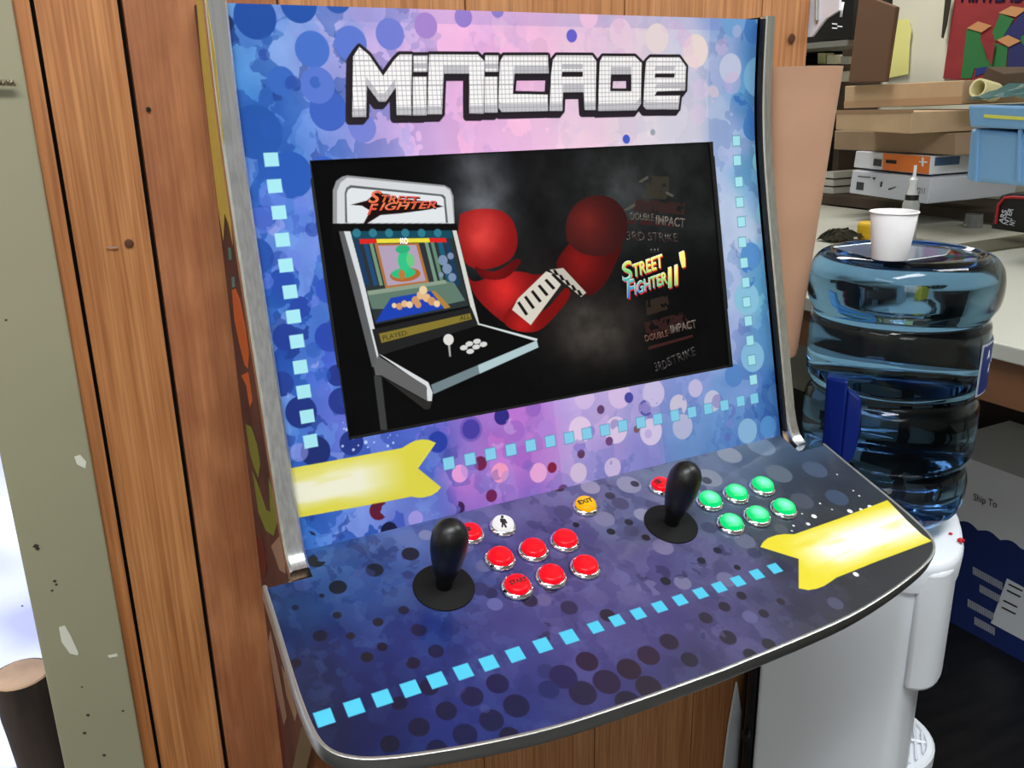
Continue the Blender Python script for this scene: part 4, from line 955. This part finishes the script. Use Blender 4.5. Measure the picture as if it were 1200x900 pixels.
add_prism(bm, [bl(.052, .088, -.372), bl(.034, .088, -.385), bl(.030, .088, -.43), bl(.036, .088, -.47), bl(.052, .088, -.49)], np.append(-vdir*.024, 0))
build('handle', bm, deep, bot, bevel=.003)['label'] = 'deep blue moulded handle'
# label wrapped on the right flank
lab = mat('label_blue', (36, 62, 150), .4)
def wrap(a0, a1, z0, z1, rad, m, parent, name):
    bm = bmesh.new(); n_ = 14; cols = []
    for k in range(n_+1):
        a_ = a0+(a1-a0)*k/n_; d_ = -vdir*math.cos(a_)-left*math.sin(a_); p = BC+d_*rad
        cols.append((bm.verts.new((p[0], p[1], z0+H)), bm.verts.new((p[0], p[1], z1+H))))
    for A_, B_ in zip(cols, cols[1:]): bm.faces.new((A_[0], B_[0], B_[1], A_[1]))
    r_ = bmesh.ops.solidify(bm, geom=bm.faces[:], thickness=.0004)
    return build(name, bm, m, parent, smooth=False)
lo = wrap(math.radians(60), math.radians(125), -.383, -.312, .1192, M_white, bot, 'label')
wrap(math.radians(62), math.radians(123), -.380, -.315, .1199, lab, lo, 'label_print')
bm = bmesh.new()
for a_, z_, w__ in ((.98, -.33, 4), (1.06, -.35, 3), (1.2, -.34, 3)):
    d_ = -vdir*math.cos(a_+.25)-left*math.sin(a_+.25); p = BC+d_*.1203
    t_ = np.array([-d_[1], d_[0]]); c_ = np.array([p[0], p[1], z_+H])
    add_prism(bm, [c_+np.append(t_*x_*.001, y_*.004) for x_, y_ in ((-w__, -1), (0, 2), (w__, -1), (0, 0))], np.append(d_*.0003, 0))
build('label_mark', bm, M_white, lo)
# paper cup
cp = at_z(1042, 303, H-.199); cup = empty('paper_cup', (cp[0], cp[1], cp[2]), 'white paper cup standing on top of the blue water bottle', 'cup')
cz = H-.199
cupm = mat('paper_white', (236, 234, 236), .6)
c0 = Matrix.Translation((cp[0], cp[1], cz))
build('cup_wall', lathe([(.0, .001), (.0205, .001), (.0212, 0), (.0218, .001), (.0282, .058), (.0276, .059), (.0208, .004), (0, .003)], 40, c0), cupm, cup, angle=50)
bm = bmesh.new()
ring = [np.array([cp[0]+.0287*math.cos(t), cp[1]+.0287*math.sin(t), cz+.0588]) for t in np.linspace(0, 2*math.pi, 41)]
add_tube(bm, ring, .0011, 8, cap=False); build('rolled_rim', bm, cupm, cup, smooth=True)
# flat clear sachet under the cup
clear = mat('clear_film', (150, 175, 210), .08, Transmission_Weight=.7, IOR=1.3)
pk = [at_z(x, y, H-.2015) for x, y in ((976, 291), (1010, 287), (1048, 285), (1113, 294), (1108, 300), (1060, 307), (1016, 302))]
bm = bmesh.new(); add_prism(bm, pk, np.array([0, 0, .0009])); sa = build('plastic_sachet', bm, clear); tag(sa, 'flat clear plastic sachet lying under the paper cup on the bottle', 'sachet')
bm = bmesh.new()
for i in range(len(pk)): add_tube(bm, [pk[i]+(0, 0, .0012), pk[(i+1) % len(pk)]+(0, 0, .0012)], .0009, 6)
build('sachet_seam', bm, M_chrome, sa)

# ------------------------------------------------------------------ workshop behind
BZ = H-.42
top_m = mat('bench_laminate', (196, 195, 182), .4, noise=.04, nscale=4)
bench = empty('workbench', (2.0, .6, 0), 'wide white topped workbench behind the water bottle', 'workbench')
bm = bmesh.new(); add_box(bm, (1.28, -1.2, BZ-.03), (2.62, 2.9, BZ)); build('bench_top', bm, top_m, bench, bevel=.003)
bm = bmesh.new(); add_prism(bm, [at_z(1085, 293, BZ+.002), at_z(1212, 274, BZ+.002), at_z(1212, 287, BZ+.002), at_z(1128, 299, BZ+.002)], np.array([0, 0, .004])); build('metal_strip', bm, mat('strip_metal', (128, 126, 104), .4, .6), bench)
bm = bmesh.new(); add_box(bm, (1.31, -1.18, BZ-.12), (1.335, 2.88, BZ-.0305)); add_box(bm, (1.335, -1.18, BZ-.12), (2.6, -1.155, BZ-.0305))
build('apron', bm, mat('bench_wood', (134, 90, 58), .6, noise=.3, nscale=6, stretch=(1, .1, 1)), bench)
for x, y in ((1.36, -1.1), (1.36, 1.8), (2.5, -1.1), (2.5, 2.8)):
    bm = bmesh.new(); add_box(bm, (x, y, 0), (x+.07, y+.07, BZ-.0305)); build('leg', bm, mat('leg_wood', (90, 62, 42), .7), bench, bevel=.003)

def slab(name, P, x, dep, m, label, cat, parent=None, bevel=.003, **k):
    bm = bmesh.new(); add_prism(bm, [at_x(a, b, x) for a, b in P], np.array([dep, 0, 0]))
    o = build(name, bm, m, parent, bevel=bevel)
    if label: tag(o, label, cat, **k)
    return o
# shelf unit
sx = 2.62
z_sh = at_x(1040, 236, sx)[2]; shelf = empty('storage_shelf', (2.8, 1.2, 0), 'dark storage shelf standing behind the white workbench', 'shelf')
shm = mat('shelf_wood', (74, 60, 48), .7, noise=.3, nscale=5)
bm = bmesh.new(); add_box(bm, (sx, .5, z_sh-.035), (2.99, 2.7, z_sh)); build('shelf_board', bm, shm, shelf)
zt_ = at_x(960, 48, sx)[2]
bm = bmesh.new(); zt_ = 1.569; add_box(bm, (2.49, 1.545, zt_-.02), (2.70, 1.70, zt_)); yb_ = at_x(1026, 48, 2.97)[1]; add_box(bm, (2.49, 1.70, zt_-.02), (2.72, 2.7, zt_)); add_box(bm, (2.7201, yb_, zt_-.02), (2.99, 2.7, zt_)); build('shelf_board', bm, mat('shelf_grey', (112, 112, 104), .6), shelf)
yu_ = at_x(1020, 50, 2.9)[1]
for y in (.5, yu_, 2.68):
    bm = bmesh.new(); y1_ = y+.03; top_ = z_sh+.0 if y < 1.5 else H+.6
    add_box(bm, (2.78 if y == yu_ else sx+.01, y, 0), (2.98, y1_, (z_sh-.035) if y < 1.5 else H+.6)); build('shelf_upright', bm, shm, shelf)
bm = bmesh.new(); add_box(bm, (2.97, yb_, z_sh), (2.985, 2.68, H+.6)); build('shelf_back', bm, mat('dark_panel', (30, 27, 25), .8), shelf)
slab('cardboard_sheet', [(1007,-8),(1050,8),(1037,96),(994,97)], 2.43, .02, mat('brown_board', (96, 68, 48), .8), 'tall dark brown cardboard panel leaning above the stacked boxes', 'panel')
ye = slab('paper_sheet', [(1048,24),(1064,22),(1068,36),(1066,50),(1064,87),(1038,92),(1041,60)], 2.985, .003, mat('pale_yellow_paper', (226, 222, 140), .8), 'pale yellow paper sheet on the wall behind the brown panel', 'paper', bevel=0)
slab('metal_ruler', [(1108,-6),(1115,-6),(1109,30),(1105,45),(1103,44)], 2.97, .004, mat('dark_steel', (60, 58, 50), .5, .4), 'dark pointed strip hanging on the wall left of the poster', 'tool', bevel=0)
# stacked boxes
def carton(P, x, dep, m, label, seam=True, grp=None):
    o = slab('cardboard_box', P, x, dep, m, label, 'box')
    return o
za = lambda px, py, x: at_x(px, py, x)
b1 = carton([(990,101),(1130,94),(1126,122),(989,127)], 2.46, .4, M_card, 'long flat cardboard box, topmost of the stack behind the cup')
slab('tape', [(1091,116),(1094,115.5),(1092,119),(1089,119)], 2.458, .001, M_white, None, None, b1, 0)
slab('lid_fold', [(989,119),(1129,113),(1126,122),(989,127)], 2.457, .002, mat('card_fold', (166, 134, 100), .8), None, None, b1, 0)
b2 = carton([(980,131),(1070,131),(1066,157),(979,152)], 2.20, .42, M_card, 'cardboard box jutting forward in the middle of the stack')
slab('lid_fold', [(980,129),(1070,128),(1070,132),(980,133)], 2.198, .002, mat('card_fold2', (150, 120, 90), .8), None, None, b2, 0)
b3 = carton([(978,153),(1120,156),(1120,182),(977,175)], 2.38, .36, mat('card_grey', (150, 126, 100), .8, noise=.1), 'greyish cardboard box, bottom of the three flat cartons')
pb1 = slab('printer_box', [(1003,177),(1091,183),(1089,205),(1000,196)], 2.36, .34, mat('box_white', (206, 208, 214), .6), 'white and orange paper box beneath the flat cartons', 'box')
slab('orange_print', [(1035,179.5),(1090,183.5),(1088,204),(1034,199)], 2.358, .002, mat('orange_ink', (224, 118, 48), .5), None, None, pb1, 0)
slab('handle_hole', [(1038,187),(1050,188),(1050,192),(1038,191)], 2.356, .002, M_black, None, None, pb1, 0)
slab('plus_mark', [(1080,184.5),(1082,184.6),(1082,189),(1086,189.3),(1086,191),(1082,190.8),(1081.6,195),(1079.8,195),(1080,190.6),(1077,190.4),(1077,188.8),(1080,189)], 2.356, .002, M_white, None, None, pb1, 0)
slab('black_print', [(1024,186),(1033,187),(1032,195),(1023,194)], 2.357, .002, mat('print_grey', (60, 58, 60), .6), None, None, pb1, 0)
pb2 = slab('printer_box', [(999,199.5),(1092,209),(1086,239),(995,226)], 2.34, .44, mat('box_white2', (196, 200, 210), .6), 'large white printed carton under the orange and white box', 'box')
for P in ([(1004,213),(1012,214),(1011,223),(1003,222)],[(1032,213),(1034,213),(1033,219),(1031,219)],[(1041,221),(1050,218.5),(1049,220),(1041,223)],[(1022,208),(1026,208),(1024,211)],[(1005,206),(1020,207.5),(1020,208.5),(1005,207)]):
    slab('black_print', P, 2.338, .002, mat('print_dark', (50, 52, 60), .6), None, None, pb2, 0)
p0, p1 = at_x(1073, 226, 2.337), at_x(1083, 227.5, 2.337); text('lettering', '2211', p0, p1, .018, ink, pb2, (-1, 0, 0))
p_ = at_x(1091, 182, 2.36)
bm = bmesh.new(); add_box(bm, (2.38, p_[1]-.0015, p_[2]-.055), (2.50, p_[1]-.0005, p_[2]-.008)); build('blue_print', bm, mat('blue_ink', (34, 78, 120), .5), pb1)
# blue bin
bin_m = mat('bin_blue', (120, 166, 208), .4); BX = 2.0
bn_ = empty('storage_bin', tuple(at_x(1170, 212, BX+.15)), 'light blue plastic storage bin at the right end of the shelf', 'bin')
bm = bmesh.new(); add_prism(bm, [at_x(a, b, BX) for a, b in ((1136,150),(1290,165),(1290,228),(1131,212))], np.array([.35, 0, 0])); build('bin_body', bm, bin_m, bn_, bevel=.012, seg=3)
bm = bmesh.new(); add_prism(bm, [at_x(a, b, BX-.012) for a, b in ((1134,123),(1290,126),(1290,156),(1136,149))], np.array([.374, 0, 0])); build('bin_rim', bm, bin_m, bn_, bevel=.006)
for x0 in (1143, 1193):
    bm = bmesh.new(); add_prism(bm, [at_x(a, b, BX-.006) for a, b in ((x0,152),(x0+3,152),(x0+1,213),(x0-2,213))], np.array([.01, 0, 0])); build('bin_rib', bm, bin_m, bn_)
bm = bmesh.new(); add_prism(bm, [at_x(a, b, BX-.014) for a, b in ((1153,134),(1230,139),(1230,143),(1153,138))], np.array([.002, 0, 0])); build('bin_label', bm, mat('label_yellow', (214, 214, 90), .5), bn_)
# crumpled green film on the bin
def crumple(name, px0, px1, py0, py1, x0, x1, m, label, cat, amp=.012, seed=1):
    r_ = random.Random(seed); bm = bmesh.new(); nx, ny = 12, 18; V = []
    za_ = at_x((px0+px1)/2, py1, x0)[2]; ya, yb = at_x(px0, py1, x0)[1], at_x(px1, py1, x0)[1]; ztop = at_x((px0+px1)/2, py0, x0)[2]-za_
    for i in range(nx):
        row = []
        for j in range(ny):
            e__ = min(i, nx-1-i, j, ny-1-j)/3; e__ = min(e__, 1)
            row.append(bm.verts.new((x0+(x1-x0)*i/(nx-1)+r_.uniform(-1, 1)*.01, ya+(yb-ya)*j/(ny-1)+r_.uniform(-1, 1)*.006, za_+.010+ztop*e__*(.75+.25*r_.random())+r_.uniform(0, amp))))
        V.append(row)
    for i in range(nx-1):
        for j in range(ny-1): bm.faces.new((V[i][j], V[i+1][j], V[i+1][j+1], V[i][j+1]))
    bmesh.ops.solidify(bm, geom=bm.faces[:], thickness=.0015)
    o = build(name, bm, m); tag(o, label, cat); return o
crumple('plastic_wrap', 1134, 1270, 106, 122, 2.0, 2.33, mat('green_film', (110, 150, 146), .15, Transmission_Weight=.35), 'crumpled greenish plastic wrap lying on the blue bin', 'plastic wrap', seed=3)
# open dark carton and rolled sheet behind
slab('cardboard_box', [(1148,96),(1157,78),(1176,86),(1198,84),(1240,86),(1240,112),(1140,112)], 2.45, .30, mat('dark_carton', (84, 66, 50), .8, noise=.2), 'dark open carton behind the blue storage bin', 'box')
bm = bmesh.new(); pa = at_x(1134, 104, 2.40); pc = at_x(1147, 103, 2.40)
add_lathe(bm, [(.022, 0), (.028, 0), (.028, .08), (.022, .08), (.022, 0)], 24, Matrix.Translation(at_x(1146, 103, 2.36)) @ Matrix.Rotation(math.radians(100), 4, 'Y') @ Matrix.Rotation(math.radians(0), 4, 'X'))
tag(build('paper_roll', bm, mat('cream_roll', (222, 212, 160), .7), angle=40), 'short cream paper roll between the top box and blue bin', 'roll')
# poster
po = slab('poster', [(1119.5,-8),(1260,-8),(1260,104),(1105,92)], 2.992, .004, mat('poster_red', (150, 52, 56), .45, noise=.25, nscale=3, stretch=(1, 1, 3)), 'red poster with a logo of green, blue and orange blocks on the back wall', 'poster', bevel=0)
PL = [2.9905]
def pos(P, rgb, nm='poster_print'):
    PL[0] -= .0011
    slab(nm, P, PL[0], .001, mat('poster_ink', rgb, .5), None, None, po, 0)
pos([(1133,33),(1148,37),(1157,72),(1164,50),(1181,55),(1178,86),(1165,86),(1160,80),(1142,80),(1138,92),(1126,92)], (46, 112, 62))
pos([(1142,90),(1144,80),(1156,78),(1158,84)], (38, 52, 120)); pos([(1174,42),(1200,12),(1260,6),(1260,96),(1179,86),(1182,54)], (40, 44, 98)); pos([(1163,38),(1172,16),(1188,22),(1175,44),(1166,48)], (46, 112, 62))
pos([(1133,33),(1146,25),(1162,30),(1150,38)], (192, 138, 92), 'poster_top'); pos([(1170,15),(1185,7),(1204,10),(1190,20)], (192, 138, 92), 'poster_top'); pos([(1168,47),(1181,41),(1196,48),(1182,55)], (192, 138, 92), 'poster_top')
pos([(1197,42),(1204,40),(1204,60),(1196,48)], (46, 112, 62))
pos([(1166,52),(1148,44),(1162,78)], (132, 44, 50))
p0, p1 = at_x(1126, 3.2, 2.989), at_x(1215, 3.8, 2.989)
text('lettering', 'NINTENDO', p0, p1, .10, mat('poster_navy', (36, 32, 80), .5), po, (-1, 0, 0), bold=.02)
# black board with red rim and lettering on the bench end
sg = slab('black_case', [(1162,262),(1165,240),(1172,229),(1184,226),(1290,232),(1290,285),(1160,268)], 2.30, .1, mat('case_black', (26, 26, 28), .5), 'black case with a red line and white sideways lettering under the blue bin', 'case', bevel=.006)
bm = bmesh.new(); add_tube(bm, [at_x(x, y, 2.297) for x, y in ((1167,262),(1170,240),(1177,232),(1186,231),(1270,236))], .004, 6); build('red_line', bm, mat('red_rim', (206, 40, 50), .5), sg)
for s_, (x0, y0), (x1, y1) in (('ARS', (1175.8,262.5), (1180.5,247)), ('NTER', (1181.5,264), (1188,245)), ('NT', (1188.5,265), (1191,258))):
    text('lettering', s_, at_x(x0, y0, 2.297), at_x(x1, y1, 2.297), .016, M_white, sg, (-1, 0, 0), bold=.02)
# grey beaker, squeeze bottle, small things
pc = at_z(1140, 266, BZ); tag(build('plastic_beaker', lathe([(0, .0), (.030, 0), (.026, .042), (.024, .042), (.030, .004), (0, .004)], 28, Matrix.Translation(pc)), mat('beaker_grey', (150, 152, 150), .3, Transmission_Weight=.3), angle=40), 'grey plastic beaker on the white bench left of the black case', 'beaker')
pq = at_z(1063, 280, BZ); sb = empty('squeeze_bottle', tuple(pq), 'clear squeeze bottle with a fine nozzle standing behind the paper cup', 'bottle')
d_ = (pq-CAM)@FW; k = d_/FOC
build('bottle_body', lathe([(0, 0), (9*k, 0), (9.5*k, 3*k), (9.5*k, 40*k), (8*k, 45*k), (0, 45*k)], 24, Matrix.Translation(pq)), mat('milky', (205, 208, 206), .25, Transmission_Weight=.4), sb, angle=40)
build('collar', lathe([(0, 45*k), (7.5*k, 45*k), (7.5*k, 51*k), (0, 51*k)], 24, Matrix.Translation(pq)), M_black, sb, angle=40)
build('nozzle', lathe([(0, 51*k), (6*k, 51*k), (3.5*k, 62*k), (5.*k, 68*k), (2*k, 71*k), (1.6*k, 84*k), (0, 84*k)], 20, Matrix.Translation(pq)), mat('nozzle_white', (225, 226, 226), .3), sb, angle=40)
pq = at_z(1012, 282, BZ); bm = bmesh.new(); add_prism(bm, [pq+np.array([a_, b__, 0]) for a_, b__ in ((0, .035), (0, -.035), (.05, -.035), (.05, .035))], np.array([0, 0, .055])); tag(build('tape_dispenser', bm, mat('bright_yellow', (232, 186, 40), .5), bevel=.012, seg=3), 'small yellow block on the bench left of the cup', 'block')
pq = at_z(966, 284, BZ); crumple('cloth_rag', 956, 978, 277, 287, pq[0], pq[0]+.13, mat('rag', (84, 80, 62), .95, noise=.5, nscale=30), 'dark crumpled rag on the bench beside the paper roll', 'rag', seed=7)
# shelf contents left of the panel
slab('display_box', [(956,-8),(1001,-8),(998,46),(953,48)], 2.50, .2, M_black, 'black retail box with white print on the upper shelf', 'box')
dbx = bpy.data.objects['display_box']
text('lettering', '1', at_x(984, 20, 2.497), at_x(987, 20, 2.497), .05, M_white, dbx, (-1, 0, 0), bold=.03)
for x0, y0 in ((975, 27), (981, 30), (975, 32)):
    slab('print', [(x0,y0),(x0+6,y0+.5),(x0+6,y0+2),(x0,y0+1.5)], 2.498, .001, M_white, None, None, dbx, 0)
zs2 = at_x(975, 75, 2.68)[2]; bm = bmesh.new(); add_box(bm, (sx+.05, yb_, zs2-.02), (2.97, 2.68, zs2)); build('shelf_board', bm, shm, shelf)
for i, (x0, w__, h__, c) in enumerate(((958, 9, 13, (206, 206, 150)), (969, 8, 11, (226, 222, 196)), (985, 10, 9, (196, 196, 190)))):
    slab('small_packet', [(x0,75-h__),(x0+w__,75-h__),(x0+w__,75),(x0,75)], 2.70, .05, mat('packet', c, .6), ('pale green', 'cream', 'light grey')[i]+' small packet on the middle shelf, '+('leftmost', 'in the middle', 'rightmost')[i]+' of three', 'packet', bevel=.002, group='packets on the middle shelf')
slab('white_pack', [(985,84),(995,83),(992,95),(985,96)], 2.66, .1, mat('pack', (206, 200, 180), .6), 'cream pack on the shelf beside the top cardboard box', 'pack')
for i in range(3):
    slab('paper_pad', [(964,226-i*9),(977,227-i*9),(976.5,220-i*9),(965,219-i*9)], 2.66, .2, mat('pad', (196, 196, 188), .7), ('lowest', 'middle', 'topmost')[i]+' white paper pad in the stack beside the white carton', 'paper pad', bevel=0, group='paper pads on the low shelf')
# blister pack hanging from the end of the wooden wall
bp2 = slab('blister_pack', [(937,-10),(984,-10),(983,12),(967,22),(951,43),(935,44)], .752, .004, mat('pack_white', (222, 222, 230), .35), 'white packaging hanging at the end of the wooden wall', 'packaging', bevel=0)
bm = bmesh.new(); add_tube(bm, [at_x(958, -8, .7505), at_x(957.5, 24, .7505)], .0030, 10); add_tube(bm, [at_x(957.5, 24, .7505), at_x(957.3, 28, .7505)], [.0024, .0008], 10)
build('silver_pen', bm, M_chrome, bp2)
# under the bench: navy carton
BXX = 1.86
nb = empty('shipping_box', tuple(at_x(1150, 745, BXX)*np.array([1, 1, 0])), 'navy and white shipping box on the black floor behind the cooler', 'box')
ytop = [at_x(1128, 536, BXX), at_x(1215, 562, BXX)]
zb_, zt2 = .0, at_x(1165, 548, BXX)[2]; y0_, y1_ = at_x(1212, 790, BXX)[1]-.25, .56
bm = bmesh.new(); add_box(bm, (BXX, y0_, zb_), (BXX+.35, y1_, zt2)); build('carton_body', bm, mat('carton_white', (226, 226, 228), .6), nb)
bm = bmesh.new()
for i in range(9):
    pass
zn = at_x(1160, 628, BXX)[2]
add_prism(bm, [(BXX-.002, y0_, zb_), (BXX-.002, y1_, zb_), (BXX-.002, y1_, zn)]+[(BXX-.002, y1_-(y1_-y0_)*k/60, zn+.012*abs(math.sin(k*.55))) for k in range(1, 60)]+[(BXX-.002, y0_, zn)], np.array([.0015, 0, 0]))
build('navy_print', bm, mat('navy', (26, 46, 108), .5), nb)
def sl2(P, m, nm='barcode'): slab(nm, P, BXX-.004, .0015, m, None, None, nb, 0)
grey_p = mat('bar_grey', (170, 172, 186), .6)
for (x0, y0, w__) in ((1140,664,36),(1148,685,26),(1134,702,32),(1142,723,26)):
    n_ = int(w__/2.2); bmc = bmesh.new()
    for i in range(n_):
        a_ = x0+i*2.2; yy = y0+i*2.2*.55; add_prism(bmc, [at_x(x_, y_, BXX-.004) for x_, y_ in ((a_, yy), (a_+1.4, yy+.8), (a_+1.2, yy+9.5), (a_-.2, yy+8.6))], np.array([.0015, 0, 0]))
    build('barcode', bmc, grey_p, nb)
sl2([(1180,678),(1202,690),(1202,752),(1161,730)], M_white, 'address_label')
for (x0, y0) in ((1182,684),(1180,691),(1176,703),(1174,711)):
    slab('label_text', [(x0,y0),(x0+16,y0+8),(x0+15.6,y0+9.4),(x0-.4,y0+1.4)], BXX-.006, .0015, ink, None, None, nb, 0)
text('lettering', 'Ship To', at_x(1140.5, 588.5, BXX-.001), at_x(1167.5, 598, BXX-.001), .025, ink, nb, (-1, 0, 0))
# dark bags and boxes in the shadow under the bench
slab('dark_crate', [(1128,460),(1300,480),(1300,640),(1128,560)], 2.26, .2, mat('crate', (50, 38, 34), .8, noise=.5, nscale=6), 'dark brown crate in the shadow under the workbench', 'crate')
# white strip beside the cooler under the deck
p_ = [at_y(x, y, -.012) for x, y in ((864, 800), (869, 835), (866, 905), (848, 905), (855, 850))]
bm = bmesh.new(); add_prism(bm, p_, np.array([0, .004, 0])); tag(build('paper_strip', bm, M_white), 'pointed white paper strip against the wall beneath the deck', 'paper')
